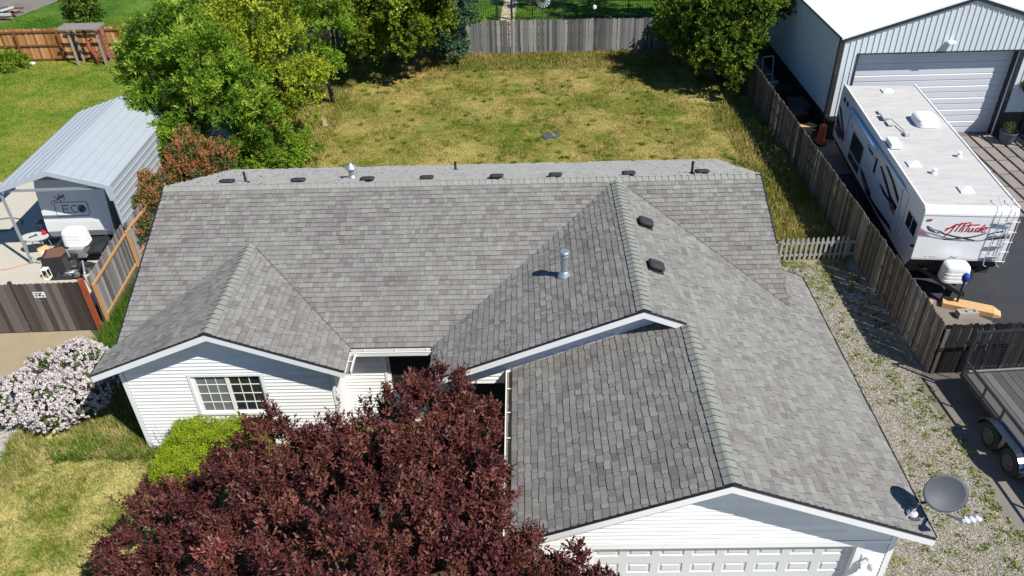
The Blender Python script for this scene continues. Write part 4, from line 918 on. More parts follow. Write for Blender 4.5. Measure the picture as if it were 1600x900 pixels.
tree('maple_tree', 'tall broad maple shading the back left corner of the yard', 'tree', (3.6,23.2,0), [(3.20,20.70,4.60,1.70), (4.80,20.50,5.00,1.70), (5.80,20.90,4.10,1.50), (2.20,19.90,3.90,1.40), (4.40,19.90,3.30,1.30), (6.60,21.10,5.30,1.30), (3.20,19.50,2.60,1.00), (5.20,21.50,6.30,1.60), (2.60,21.50,6.10,1.60), (5.00,19.90,2.30,1.10), (3.90,20.90,1.90,1.20), (2.40,20.30,1.30,1.10), (6.10,20.70,2.90,1.00)],
     L_maple, 300, 19, .34, 8, .16, .13, .18, ln=(.12, .4), shell=(.6, 1.03))
tree('viburnum', 'dark bluish green shrub in front of the silver fence', 'shrub', (6.6,22.9,0), [(6.4,22.8,2.9,1.2), (7.3,22.9,2.6,1.0), (6.2,22.6,1.6,1.1), (7.0,22.5,.9,.8), (5.5,22.9,2.4,1.0), (7.7,23.4,3.6,1.0), (6.5,23.3,4.0,1.1)], L_dark, 260, 13, .3, 8, .13, .09, .09, ln=(.08, .25), shell=(.6, 1.02))
tree('shade_tree', 'tree filling the back left corner above the orange fence end', 'tree', (-3.4,19.6,0), [(-4.3,19.8,4.0,1.4), (-2.7,19.4,4.6,1.5), (-1.4,18.8,3.9,1.3), (-3.2,18.6,2.7,1.2), (-.6,19.9,5.2,1.3), (-5.0,21.2,5.4,1.4)], L_ash, 170, 13, .36, 8, .17, .07, .13)
tree('linden_tree', 'green tree drooping over the plank fence by the metal building', 'tree', (20.3,19.2,0), [(19.50,18.80,3.40,1.50), (21.00,18.60,3.60,1.60), (19.90,18.20,2.10,1.40), (21.00,17.90,1.90,1.20), (19.30,19.80,1.90,1.20), (20.40,17.50,2.10,0.90), (20.30,17.00,1.10,0.60), (22.30,19.40,3.70,1.30), (18.70,20.60,2.70,1.30), (19.50,19.40,1.80,1.10), (19.00,21.40,2.20,1.40), (20.40,20.80,1.80,1.30), (20.50,18.60,1.70,0.90), (19.10,23.40,1.60,1.20), (20.70,23.70,2.00,1.30)],
     L_right, 460, 13, .36, 8, .16, .12, .16, ln=(.12, .36), shell=(.55, 1.03))
tree('orchard_tree', 'dark leafy tree beyond the back fence at its right end', 'tree', (21.2,25.6,0), [(20.4,25.6,4.4,1.8), (22.4,25.4,4.6,1.8), (21.3,26.8,6.2,2.0), (19.2,27.2,4.6,1.5), (18.0,28.6,6.0,1.7), (23.6,27.0,6.6,2.0), (16.2,30.2,8.2,1.8), (19.6,29.8,7.8,2.0)], L_dark, 260, 13, .42, 8, .2, .13, .2)
def photinia(label, base, blobs, n):
    root, P, Dv, cs = tree('photinia', label, 'shrub', base, blobs, L_ph_g, n, 11, .22, 8, .11, .045, .05, fork=.3, nb=40, ln=(.06, .2), shell=(.5, 1.0), group='orange tipped shrubs by the house')
    off = np.array(base); lb = [(b[0]-off[0], b[1]-off[1], b[2]-off[2], b[3]) for b in blobs]
    P, Dv, Ln, T, _ = blob_shoots(lb, int(n*1.35), 5, .14, 1.1, (.08, .22), shell=(.85, 1.12), tmid=.5, tvar=.2, bottom=-.1); k = P[:, 2] > .2
    V, F, T2 = foliage(P[k], Dv[k], Ln[k], 8, .075, .03, T[k], .8); npmesh('tips', V, F, T2, L_ph_o, root); return root
photinia('orange tipped shrub spreading over the carport side, left of two', (-3.15,5.6,0), [(-3.85,6.3,2.0,.62), (-3.2,5.9,1.8,.6), (-3.1,5.1,1.35,.5), (-2.6,5.4,1.4,.45), (-2.95,4.3,.9,.45)], 150)
photinia('taller orange tipped shrub at the back left corner of the roof', (-1.5,7.5,0), [(-1.9,7.6,2.0,.8), (-1.0,7.6,1.9,.75), (-1.7,7.1,1.3,.8), (-2.5,7.0,1.4,.55), (-.8,7.2,1.1,.7), (-2.1,8.3,2.4,.5)], 210)
tree('column_shrub', 'narrow upright green shrub behind the orange cedar fence', 'shrub', (-14.9,27.2,0), [(-14.9,27.2,.7,.8), (-14.9,27.2,1.8,.85), (-14.8,27.2,2.8,.8), (-14.9,27.2,3.8,.7)], L_right, 110, 12, .28, 8, .13, .1, .06, nb=10)
tree('garden_shrub', 'small rounded green shrub on the lawn at the foot of the cedar fence', 'shrub', (-18.2,23.6,0), [(-18.7,23.8,.35,.55), (-17.9,23.5,.45,.6), (-17.4,23.9,.3,.4)], L_ash, 60, 12, .2, 8, .1, .05, .03, nb=8, fork=.2)
# ------------------------------------------------------------------ metal carport on the left
cp = empty('carport', 'pale steel carport with standing seam roof over the parked camper', 'carport', (-4.82,3.60,0), .025)
HW, CL, EZ, RZ = 1.86, 6.35, 3.0, 3.58
for s in (-1, 1):
    mb = MB(); mb.hexa([(0,0,RZ-.03),(s*HW,0,EZ-.03),(s*HW,CL,EZ-.03),(0,CL,RZ-.03),(0,0,RZ),(s*HW,0,EZ),(s*HW,CL,EZ),(0,CL,RZ)])
    sl = (EZ-RZ)/HW
    k = .12
    while k < HW:                       # raised ribs run along the roof
        z = RZ+sl*k; mb.hexa([(s*k,0.01,z+.001),(s*(k+.035),0.01,z+sl*.035+.001),(s*(k+.035),CL-.01,z+sl*.035+.001),(s*k,CL-.01,z+.001),(s*(k+.008),0.01,z+.026),(s*(k+.027),0.01,z+.024),(s*(k+.027),CL-.01,z+.024),(s*(k+.008),CL-.01,z+.026)]); k += .30
    mb.build('roof_panel', M_metalroof, cp)
    b0 = MB(); b0.hexa([(0,-.05,RZ-.16),(s*(HW+.02),-.05,EZ-.16),(s*(HW+.02),-.01,EZ-.16),(0,-.01,RZ-.16),(0,-.05,RZ+.02),(s*(HW+.02),-.05,EZ+.02),(s*(HW+.02),-.01,EZ+.02),(0,-.01,RZ+.02)]); b0.build('gable_trim', M_carport_trim, cp)
mb = MB(); mb.box(HW-.03, HW, .0, CL, 1.45, EZ-.01)
k = 0
z = 1.5
while z < 2.95: mb.box(HW+.001, HW+.026, .01, CL-.01, z, z+.05); z += .24
mb.build('side_panel', M_metalroof, cp)
mb = MB(); mb.hexa([(HW-.10,-.06,2.45),(HW+.06,-.06,2.45),(HW+.06,-.005,2.45),(HW-.10,-.005,2.45),(HW-.16,-.06,EZ),(HW+.06,-.06,EZ),(HW+.06,-.005,EZ),(HW-.16,-.005,EZ)]); mb.build('corner_brace', M_carport_trim, cp)
mb = MB(); mb.box(HW-.0, HW+.05, -.05, .0, 1.4, 2.45); mb.build('corner_trim', M_carport_trim, cp)
for s in (-1, 1):
    for y in (.03, 2.1, 4.2, CL-.1):
        mb = MB(); mb.box(s*(HW-.05)-.035, s*(HW-.05)+.035, y, y+.07, 0, EZ-.04); mb.build('post', M_post, cp)
for y in (.05, 3.1): mb = MB(); mb.bar((-HW+.1, y, 2.88), (HW-.1, y, 2.88), .05, .08); mb.build('cross_beam', M_post, cp)
mb = MB(); mb.tube([(-HW+.02, .05, .45), (-HW+.35, .05, .02)], .02, 6); mb.build('foot_brace', M_post, cp)
aw = empty('patio_awning', 'end of a white framed patio awning beside the carport post', 'awning', (-7.4,3.2,0))
mb = MB(); mb.box(-1.6, .55, 0, .09, 2.22, 2.36); mb.build('beam', M_carport_trim, aw); mb = MB(); mb.box(-1.6, .5, .1, 1.6, 2.36, 2.39); mb.build('cover', M_carport_trim, aw); mb = MB(); mb.box(-1.4, -1.32, .02, .1, 0, 2.22); mb.build('post', M_post, aw)

# camper parked under the carport
cm = empty('camper_trailer', 'white camper with a brown lizard and ECO on its front under the carport', 'camper', (-4.95,4.42,0), .03)
W2 = 1.17; prof = [(.34,.45), (.10,.58), (-.03,.86), (.0,1.2), (.10,1.8), (.22,2.45), (.34,2.68), (.6,2.74), (5.0,2.74), (5.05,.45)]
mb = MB(); n = len(prof)
L_ = [(-W2, y, z) for y, z in prof]; R_ = [(W2, y, z) for y, z in prof]
for i in range(n): j = (i+1) % n; mb.poly([L_[i], R_[i], R_[j], L_[j]])
mb.poly(L_[::-1]); mb.poly(R_); mb.build('body', M_fiber, cm, bevel=.05)
def fy(z):                              # front face y at height z
    for (y0, z0), (y1, z1) in zip(prof[:-1], prof[1:]):
        if z0 <= z <= z1 and z1 > z0: return y0+(y1-y0)*(z-z0)/(z1-z0)
    return .3
def rib(mb, pts, wd, f, off=.012, closed=False):
    """flat ribbon along 2-D points mapped by f(u, v, lift)"""
    if closed: pts = pts+[pts[0]]
    for (a, b_) in zip(pts[:-1], pts[1:]):
        dx, dy = b_[0]-a[0], b_[1]-a[1]; l = math.hypot(dx, dy) or 1; nx, ny = -dy/l*wd/2, dx/l*wd/2; ex_, ey_ = dx/l*wd*.25, dy/l*wd*.25
        q = [(a[0]-nx-ex_, a[1]-ny-ey_), (a[0]+nx-ex_, a[1]+ny-ey_), (b_[0]+nx+ex_, b_[1]+ny+ey_), (b_[0]-nx+ex_, b_[1]-ny+ey_)]
        lo = [f(u, v, off*.1) for u, v in q]; hi = [f(u, v, off) for u, v in q]
        mb.hexa(lo+hi)
def fill(mb, pts, f, off=.008):
    mb.poly([f(u, v, off) for u, v in pts]); mb.poly([f(u, v, off*.1) for u, v in pts][::-1])
    for i in range(len(pts)): j = (i+1) % len(pts); mb.poly([f(*pts[i], off*.1), f(*pts[j], off*.1), f(*pts[j], off), f(*pts[i], off)])
F1 = lambda u, v, l: (u, fy(v)-l, v)
mb = MB(); rib(mb, [(-.62,1.42), (-.66,1.48), (-.66,1.86), (-.60,1.92), (.42,1.92), (.48,1.86), (.48,1.48), (.43,1.42)], .022, F1, .012, True); mb.build('front_panel', M_gryp, cm)
mb = MB()
rib(mb, [(-.18,1.80), (-.40,1.80), (-.40,1.54), (-.17,1.54)], .022, F1); rib(mb, [(-.40,1.67), (-.20,1.67)], .018, F1)
rib(mb, [(.09,1.77), (.03,1.80), (-.04,1.79), (-.10,1.73), (-.10,1.61), (-.05,1.55), (.02,1.54), (.09,1.56)], .022, F1)
for r_, wd in ((.125, .026), (.085, .02), (.05, .02)): rib(mb, [(.25+r_*math.cos(a*.524), 1.67+r_*math.sin(a*.524)) for a in range(12)], wd, F1, .012, True)
fill(mb, [(.25+.03*math.cos(a*.785), 1.67+.03*math.sin(a*.785)) for a in range(8)], F1, .012)
mb.build('lettering', M_blkp, cm)
mb = MB()
fill(mb, [(-0.525,2.027), (-0.435,2.118), (-0.338,2.140), (-0.292,2.185), (-0.240,2.185), (-0.225,2.147), (-0.277,2.118), (-0.338,2.080), (-0.427,2.050), (-0.503,1.998)], F1)
rib(mb, [(-0.503,2.013), (-0.608,1.998), (-0.698,1.960), (-0.742,1.900), (-0.728,1.862)], .014, F1); rib(mb, [(-0.368,2.118), (-0.427,2.192), (-0.383,2.237)], .014, F1); rib(mb, [(-0.307,2.087), (-0.247,2.050), (-0.263,1.998)], .014, F1)
rib(mb, [(-0.472,2.072), (-0.562,2.103), (-0.578,2.162)], .014, F1); rib(mb, [(-0.427,2.027), (-0.383,1.952), (-0.443,1.915)], .014, F1); mb.build('lizard_emblem', M_brownp, cm)
mb = MB(); mb.box(-.9, .9, -.9, .3, .42, .5); mb.bar((-.8, .2, .5), (0, -1.3, .5), .08, .12); mb.bar((.8, .2, .5), (0, -1.3, .5), .08, .12); mb.build('tongue', M_black, cm)
mb = MB(); pod(mb, .10, -.62, .42, .27, [(.97,.70),(1,.72),(1,.80),(.95,.81),(.95,.825),(.99,.83),(.98,.92),(.93,.93),(.93,.945),(.97,.95),(.96,1.04),(.91,1.05),(.91,1.065),(.94,1.07),(.92,1.17),(.86,1.24),(.70,1.29),(.4,1.31)])
mb.build('tank_cover', M_plastic, cm)
mb = MB(); mb.box(-.12, .42, -1.05, -.5, .36, .70); mb.build('battery_box', M_galv, cm)
mb = MB(); mb.tube([(0,-1.25,.0), (0,-1.25,.85)], .035, 8); mb.build('jack', M_galv, cm)
for s in (-1, 1):
    mb = MB(); mb.lathe([(.2, -.1), (.34, -.09), (.34, .09), (.2, .1)], 18, (s*1.05, 3.0, .34), ax='x'); mb.build('wheel', M_tyre, cm)

# patio clutter
t = empty('patio_table', 'pale oval folding table on the patio by the steel post', 'table', (-6.62,4.30,0))
mb = MB(); mb.v = []; pts = [(.48*math.cos(a*.2618), .30*math.sin(a*.2618)) for a in range(24)]
mb.poly([(x, y, .72) for x, y in pts]); mb.poly([(x, y, .68) for x, y in pts][::-1])
for i in range(24): j = (i+1) % 24; mb.poly([(*pts[i], .68), (*pts[j], .68), (*pts[j], .72), (*pts[i], .72)])
mb.build('table_top', M_ltgrey, t)
for s in (-1, 1):
    for q in (-1, 1): mb = MB(); mb.tube([(s*.3, q*.15, .68), (s*.34, q*.22, 0)], .014, 6); mb.build('leg', M_post, t)
r = empty('red_bottle', 'small red container standing on the pale patio table', 'container', (-6.32,4.42,.722)); mb = MB(); mb.lathe([(.07,0), (.08,.1), (.03,.14), (.03,.17)], 10); mb.build('bottle', M_rednozzle, r)
r = empty('tool', 'small dark tool lying on the pale patio table', 'tool', (-6.66,4.27,.724), .8); mb = MB(); mb.box(-.14, .1, -.02, .02, 0, .03); mb.box(.08, .13, -.06, .06, 0, .035); mb.build('handle', M_vent, r)
fp = empty('fire_pit', 'black fire pit with rusty grate and a black tarp hanging off it', 'fire pit', (-5.42,3.42,0), .35)
mb = MB(); q = [(-.5,-.35), (.15,-.45), (.5,-.3), (.55,.2), (.2,.42), (-.45,.36)]
mb.poly([(x, y, .58) for x, y in q]); 
for i in range(6): j = (i+1) % 6; mb.poly([(q[i][0]*(1.15+.2*(i%2)), q[i][1]*(1.25+.25*(i%3)), .0), (q[j][0]*(1.15+.2*(j%2)), q[j][1]*(1.25+.25*(j%3)), .0), (*q[j], .575), (*q[i], .575)])
mb.build('tarp', M_tarp, fp)
mb = MB(); q2 = [(-.42,-.26), (.12,-.36), (.28,.0), (.12,.34), (-.36,.3)]; mb.poly([(x, y, .60) for x, y in q2])
for i in range(5): j = (i+1) % 5; mb.poly([(*q2[i], .583), (*q2[j], .583), (*q2[j], .60), (*q2[i], .60)])
mb.build('grate', M_mesh, fp)
tp_ = empty('crumpled_tarp', 'crumpled black plastic heap between the fire pit and the side fence', 'tarp', (-4.75,3.05,0))
R = random.Random(4); nx_ = 13; mb = MB(); g_ = [[(-.75+i*.125, -.5+j*.1, (.02+.26*max(0, 1-((i-6)/7)**2-((j-5)/6)**2)*R.uniform(.4, 1.3))) for j in range(11)] for i in range(nx_)]
for i in range(nx_-1):
    for j in range(10): mb.poly([g_[i][j], g_[i+1][j], g_[i+1][j+1], g_[i][j+1]], R.random())
mb.build('sheet', M_tarp, tp_)
r = empty('plastic_bag', 'clear crumpled plastic bag on the black heap', 'bag', (-4.72,2.72,.1)); mb = MB()
for i in range(14): a = R.uniform(0, 6.28); mb.poly([(R.uniform(-.16, .16), R.uniform(-.12, .12), R.uniform(.0, .2)) for _ in range(4)], R.random())
mb.build('film', M_galv, r)
r = empty('paper_box', 'torn white and orange box beside the fire pit', 'box', (-5.95,3.62,0), .5); mb = MB(); mb.box(-.16, .16, -.1, .1, 0, .52); mb.build('carton', M_plastic, r); mb = MB(); mb.box(-.17, .12, -.12, -.102, .1, .5); mb.hexa([(-.2,.0,.52),(.1,.1,.52),(.12,.16,.54),(-.2,.14,.54),(-.26,.05,.62),(.05,.16,.66),(.06,.2,.66),(-.24,.18,.62)]); mb.build('flap', M_card, r)
r = empty('lantern', 'small glass lantern standing on the patio in front of the tarp', 'lantern', (-5.62,2.72,0)); mb = MB()
for s in ((-1,-1),(1,-1),(1,1),(-1,1)): mb.tube([(s[0]*.09, s[1]*.09, 0), (s[0]*.09, s[1]*.09, .36)], .012, 5)
mb.box(-.1, .1, -.1, .1, .36, .39); mb.box(-.1, .1, -.1, .1, 0, .02); mb.build('frame', M_plastic, r); mb = MB(); mb.lathe([(.06, .02), (.07, .1), (.02, .2)], 8); mb.build('plant', L_hedge, r)
r = empty('wire_chair', 'thin black wire chair on the patio beside the camper', 'chair', (-6.75,5.6,0), .4); mb = MB()
for s in (-1, 1):
    mb.tube([(s*.24, -.2, 0), (s*.24, -.2, .45), (s*.24, .22, .45), (s*.24, .32, 1.0)], .013, 5); mb.tube([(s*.24, .25, .45), (s*.24, .3, 0)], .013, 5)
for k in range(4): mb.tube([(-.24, .24+k*.02, .6+k*.13), (0, .27+k*.02, .66+k*.13), (.24, .24+k*.02, .6+k*.13)], .009, 4)
mb.build('frame', M_black, r); mb = MB()
for k in range(6): mb.tube([(-.24, -.18+k*.08, .45), (.24, -.18+k*.08, .45)], .008, 4)
mb.build('seat', M_black, r)
r = empty('storage_rack', 'dark metal rack standing between the wire chair and the camper', 'rack', (-6.55,4.95,0)); mb = MB()
for x in (-.2, .2):
    for y in (-.15, .15): mb.tube([(x, y, 0), (x, y, .95)], .016, 5)
for z in (.1, .5, .9): mb.box(-.22, .22, -.17, .17, z, z+.02)
mb.build('frame', M_black, r)
mb = MB(); mb.tube([(-9.1+.62*math.cos(a*.35)*1.1, 6.35+.5*math.sin(a*.35), .03) for a in range(18)], .018, 6); o = mb.build('garden_hose', M_bark, None, True); tag(o, 'brown garden hose looped on the pale patio', 'hose')
mb = MB(); mb.tube([(-8.2+.25*k, 3.0+.10*k+.06*math.sin(k*1.3), .02) for k in range(11)], .01, 5); o = mb.build('extension_cord', M_orange, None, True); tag(o, 'thin orange cord lying across the patio', 'cord')
r = empty('awning_pole', 'light grey pole leaning on the side fence above the tarp', 'pole', (-4.55,3.2,0)); mb = MB(); mb.tube([(0,0,.35), (1.95,-3.0,1.86)], .03, 8); mb.build('tube', M_ltgrey, r)
r = empty('concrete_pad', 'pale pad leaning near the side fence behind the tarp', 'pad', (-3.75,2.3,0), -.9); mb = MB(); mb.box(-.75, .75, -.25, .25, .0, .10); mb.build('slab', M_concrete, r, bevel=.02)

# garden arbour with lattice in front of the cedar fence
ar = empty('arbour', 'small grey timber arbour with a red lattice panel by the cedar fence', 'arbour', (-13.4,24.15,0))
for x in (-.85, .7):
    for y in (-.2, .45): mb = MB(); mb.bar((x, y, 0), (x+.0, y, 2.05), .09); mb.build('post', M_greywood, ar)
for k in range(4): mb = MB(); y = -.4+k*.26; mb.bar((-1.25, y, 2.12), (1.0, y, 2.12), .055, .12); mb.build('slat', M_greywood, ar)
mb = MB()
for k in range(-4, 10):
    z0 = k*.2
    for sg in (1, -1):
        a = (0, z0) if sg > 0 else (0, z0+.62); b_ = (.62, z0+.62) if sg > 0 else (.62, z0)
        if min(a[1], b_[1]) < .02 or max(a[1], b_[1]) > 2.05: continue
        mb.bar((.76, -.2+a[0], a[1]), (.76, -.2+b_[0], b_[1]), .035, .01, up=(1, 0, 0))
mb.box(.72, .8, -.22, -.16, 0, 2.05); mb.box(.72, .8, .42, .48, 0, 2.05); mb.build('lattice', M_lattice, ar)
mb = MB(); mb.tube([(.15, 0, 0), (.12, .05, .5), (-.08, 0, .95), (.0, 0, 1.35)], [.09, .11, .12, .06], 8); mb.tube([(0, 0, 1.2), (.25, .05, 1.5)], .04, 6); mb.build('climber_stem', M_red, ar, True)
mb = MB(); mb.lathe([(.06, 0), (.12, .1), (.1, .25), (.03, .32)], 8, (-.1, .1, 1.6)); mb.build('hanging_lantern', M_vent, ar)
weeds('ground_cover', [(-13.2,24.0,.25,80), (-13.0,24.3,.2,60)], L_right, .12)
def rock(loc, r_, m, label):
    o = empty('rock', label, 'rock', loc); mb = MB(); b = bmesh_ico(r_); mb.v, mb.f, mb.t, mb.m = b; mb.build('stone', m, o)
import bmesh
def bmesh_ico(r_):
    bm = bmesh.new(); bmesh.ops.create_icosphere(bm, subdivisions=2, radius=r_)
    for v in bm.verts: v.co *= random.uniform(.85, 1.1); v.co.z = v.co.z*.6+r_*.3
    V = [tuple(v.co) for v in bm.verts]; F = [tuple(v.index for v in f.verts) for f in bm.faces]; bm.free(); return V, F, [.5]*len(F), [0]*len(F)
rock((-17.1,24.35,0), .17, M_plastic, 'white rock at the foot of the cedar fence')
# firewood heap top left
r = empty('lumber_pile', 'loose pile of split boards and logs on the dirt lot', 'lumber pile', (-23.9,34.0,0)); R = random.Random(8)
for k in range(26):
    a = R.uniform(-.5, 1.4); p = Vector((R.uniform(-1.2, .7), R.uniform(-1.1, .9), R.uniform(.05, .5))); d_ = Vector((math.cos(a), math.sin(a), R.uniform(-.1, .15)))*R.uniform(.5, 1.1)
    mb = MB(); mb.bar(p-d_/2, p+d_/2, R.uniform(.1, .2), R.uniform(.05, .14)); mb.build('log', R.choice([M_newwood, M_greywood, M_cedar_rail, M_bark, M_ltgrey]), r)
r = empty('blue_tarp', 'folded blue tarp beside the lumber pile', 'tarp', (-25.2,33.9,0)); mb = MB(); mb.box(-.5, .5, -.3, .3, 0, .3); mb.build('fold', M_blue, r, bevel=.06)

# iron fence, windmill, lamp far behind
ir = empty('iron_fence', 'black wrought iron fence on the lawn behind the back fence', 'fence', (7.4,30.45,0), -.055)
k = 0
while k < 14.5:
    if not 1.75 < k < 2.6:
        mb = MB(); mb.box(k-.03, k+.03, -.03, .03, 0, 1.32); mb.build('post', M_iron, ir)
    k += 1.95
for (a, b_) in ((0, 1.7), (2.6, 14.5)):
    for z in (.15, 1.1): mb = MB(); mb.box(a, b_, -.018, .018, z, z+.035); mb.build('rail', M_iron, ir)
pk = MB(); pk.box(-.009, .009, -.009, .009, .05, 1.2); PK = pk.mesh('picket', M_iron); x = .12
while x < 14.4:
    if not 1.7 < x < 2.65: o = link('picket', PK, ir); o.location = (x, 0, 0)
    x += .15
for x in (1.72, 2.62): mb = MB(); mb.box(x-.06, x+.06, -.06, .06, 0, 1.9); mb.build('gate_post', M_iron, ir)
wm = empty('garden_windmill', 'small ornamental windmill in front of the iron fence', 'windmill', (11.95,29.4,0))
for k in range(3): a = k*2.094; mb = MB(); mb.tube([(.3*math.cos(a), .3*math.sin(a), 0), (.04*math.cos(a), .04*math.sin(a), 1.15)], .018, 5); mb.build('leg', M_iron, wm)
for k in range(14):
    a = k*.4488; c, s = math.cos(a), math.sin(a); mb = MB(); mb.poly([(.08*c, -.1, 1.4+.08*s), (.42*c-.07*s, -.06, 1.4+.42*s+.07*c), (.42*c+.07*s, -.12, 1.4+.42*s-.07*c)]); mb.build('blade', M_post, wm)
mb = MB(); mb.tube([(0, -.14, 1.4), (0, .3, 1.4)], .02, 6); mb.poly([(0, .3, 1.3), (0, .55, 1.22), (0, .55, 1.55), (0, .3, 1.46)]); mb.build('tail', M_iron, wm)
lp = empty('garden_lamp', 'short garden lamp post with white head by the iron fence', 'lamp', (15.0,28.9,0)); mb = MB(); mb.tube([(0,0,0), (0,0,.95)], .035, 8); mb.build('post', M_iron, lp); mb = MB(); mb.lathe([(.08, .95), (.12, 1.0), (.1, 1.14), (.02, 1.2)], 10); mb.build('lamp_head', M_plastic, lp)
r = empty('boxwood', 'small round yellow green shrub beside the tan path', 'shrub', (8.2,28.9,0)); V, F, T = foliage(norm(rng.normal(size=(260, 3)))*.3+np.array([0, 0, .32]), norm(rng.normal(size=(260, 3))), rng.uniform(.03, .1, 260), 6, .1, .05, rng.normal(.5, .1, 260)); npmesh('foliage', V, F, T, L_hedge, r)
# grate lying on the lawn
r = empty('lawn_panel', 'slate blue slatted panel lying flat on the dry lawn', 'panel', (11.85,13.15,0.03), .35); mb = MB(); mb.box(-.36, .36, -.21, .21, .0, .03)
mb.build('panel_frame', M_panelblue, r)
for k in range(5): mb = MB(); mb.box(-.31, .31, -.17+k*.075, -.125+k*.075, .032, .045); mb.build('slat', M_panelblue, r)
mb = MB(); mb.box(.10, .13, -.2, .2, .047, .055); mb.build('batten', M_ltgrey, r)
r = empty('fallen_board', 'pale weathered board end lying at the left lawn edge', 'board', (1.35,15.2,.03), 1.9); mb = MB(); mb.box(-.5, .5, -.1, .1, 0, .05); mb.build('plank', M_path, r)
# ------------------------------------------------------------------ metal shop building
sh = empty('metal_shop', 'white metal shop with black trim and a tall roll-up door', 'building', (23.47,12.2,0))
EH, AP, AX, BX, LEN = 4.40, 5.92, 4.83, 9.66, 13.0
mb = MB(); mb.box(0, .1, .0, LEN, 1.07, EH)
y = .15
while y < LEN: mb.box(-.028, .0, y, y+.035, 1.07, EH-.03); y += .2286
mb.build('wall', M_shopwall, sh)
mb = MB(); mb.box(-.015, .09, 0, LEN, 0, 1.069)
y = .15
while y < LEN: mb.box(-.04, -.0151, y, y+.035, 0, 1.05); y += .2286
mb.build('wainscot', M_black, sh)
mb = MB(); mb.box(-.05, .1, -.02, LEN, 1.05, 1.09); mb.build('wainscot_trim', M_black, sh)
def zt(x): return EH+(AP-EH)*(1-abs(x-AX)/AX)
DX0, DX1, DH = .78, 7.24, 3.70
mb = MB()
for (a, b_, z0) in ((0, DX0, 1.07), (DX0, AX, DH), (AX, DX1, DH), (DX1, BX, 1.07)): mb.hexa([(a,0,z0),(b_,0,z0),(b_,.1,z0),(a,.1,z0),(a,0,zt(a)-.02),(b_,0,zt(b_)-.02),(b_,.1,zt(b_)-.02),(a,.1,zt(a)-.02)])
x = .12
while x < BX-.1:
    z0 = DH if DX0-.03 < x < DX1 else 1.09; mb.hexa([(x,-.028,z0),(x+.035,-.028,z0),(x+.035,0,z0),(x,0,z0),(x,-.028,zt(x)-.06),(x+.035,-.028,zt(x+.035)-.06),(x+.035,0,zt(x+.035)-.06),(x,0,zt(x)-.06)]); x += .2286
mb.build('wall', M_shopwall, sh)
mb = MB(); mb.box(0, DX0-.06, -.01, .1, 0, 1.069); mb.build('wainscot', M_black, sh); mb = MB(); mb.box(DX1+.1, BX, -.01, .1, 0, 1.069); mb.build('wainscot', M_black, sh)
for s in (0, 1):
    x0, x1 = (0, AX) if s == 0 else (AX, BX); mb = MB(); mb.hexa([(x0,-.09,zt(x0)-.17),(x1,-.09,zt(x1)-.17),(x1,-.04,zt(x1)-.17),(x0,-.04,zt(x0)-.17),(x0,-.09,zt(x0)+.03),(x1,-.09,zt(x1)+.03),(x1,-.04,zt(x1)+.03),(x0,-.04,zt(x0)+.03)]); mb.build('gable_trim', M_black, sh)
    xa, xb = (-.06, AX) if s == 0 else (AX, BX+.06); za, zb = (EH-.02, AP) if s == 0 else (AP, EH-.02)
    mb = MB(); mb.hexa([(xa,-.1,za-.03),(xb,-.1,zb-.03),(xb,LEN,zb-.03),(xa,LEN,za-.03),(xa,-.1,za+.04),(xb,-.1,zb+.04),(xb,LEN,zb+.04),(xa,LEN,za+.04)])
    y = .02
    while y < LEN: mb.hexa([(xa,y,za+.04),(xb,y,zb+.04),(xb,y+.04,zb+.04),(xa,y+.04,za+.04),(xa,y+.01,za+.062),(xb,y+.01,zb+.062),(xb,y+.03,zb+.062),(xa,y+.03,za+.062)]); y += .2286
    mb.build('roof', M_shoproof, sh)
mb = MB(); mb.box(-.09, .07, -.06, .1, 0, EH); mb.build('corner_trim', M_black, sh)
mb = MB(); mb.box(-.1, -.02, .1, LEN, EH-.05, EH+.0); mb.build('eave_trim', M_black, sh)
mb = MB(); mb.box(DX0-.07, DX0, -.04, .55, 0, DH+.06); mb.build('door_jamb', M_black, sh); mb = MB(); mb.box(DX1, DX1+.16, -.05, .55, 0, DH+.05); mb.build('door_jamb', M_black, sh)
mb = MB(); mb.box(DX0, DX1, -.03, .1, DH, DH+.05); mb.build('door_header', M_black, sh); mb = MB(); mb.box(DX1-.03, DX1, .0, .06, 0, DH); mb.build('door_edge', M_shopwall, sh)
n = 14; hh = DH/n
for k in range(n):
    z = k*hh; mb = MB(); a, b_, y = DX0, DX1, .42
    if k % 2: P_ = [(y+.0, z+.012), (y-.02, z+.03), (y-.02, z+hh-.03), (y+.0, z+hh-.012)]
    else: P_ = [(y+.0, z+.004), (y-.008, z+.03), (y-.008, z+hh-.03), (y+.0, z+hh-.004)]
    for (p, q) in zip(P_[:-1], P_[1:]): mb.poly([(a, p[0], p[1]), (b_, p[0], p[1]), (b_, q[0], q[1]), (a, q[0], q[1])])
    mb.box(a, b_, y+.002, y+.03, z, z+hh); mb.build('door_slat', M_roller, sh)
mb = MB(); mb.box(4.12, 4.42, -.28, -.04, 4.12, 4.2); mb.box(4.2, 4.34, -.1, -.03, 4.05, 4.22); mb.build('floodlight', M_plastic, sh)
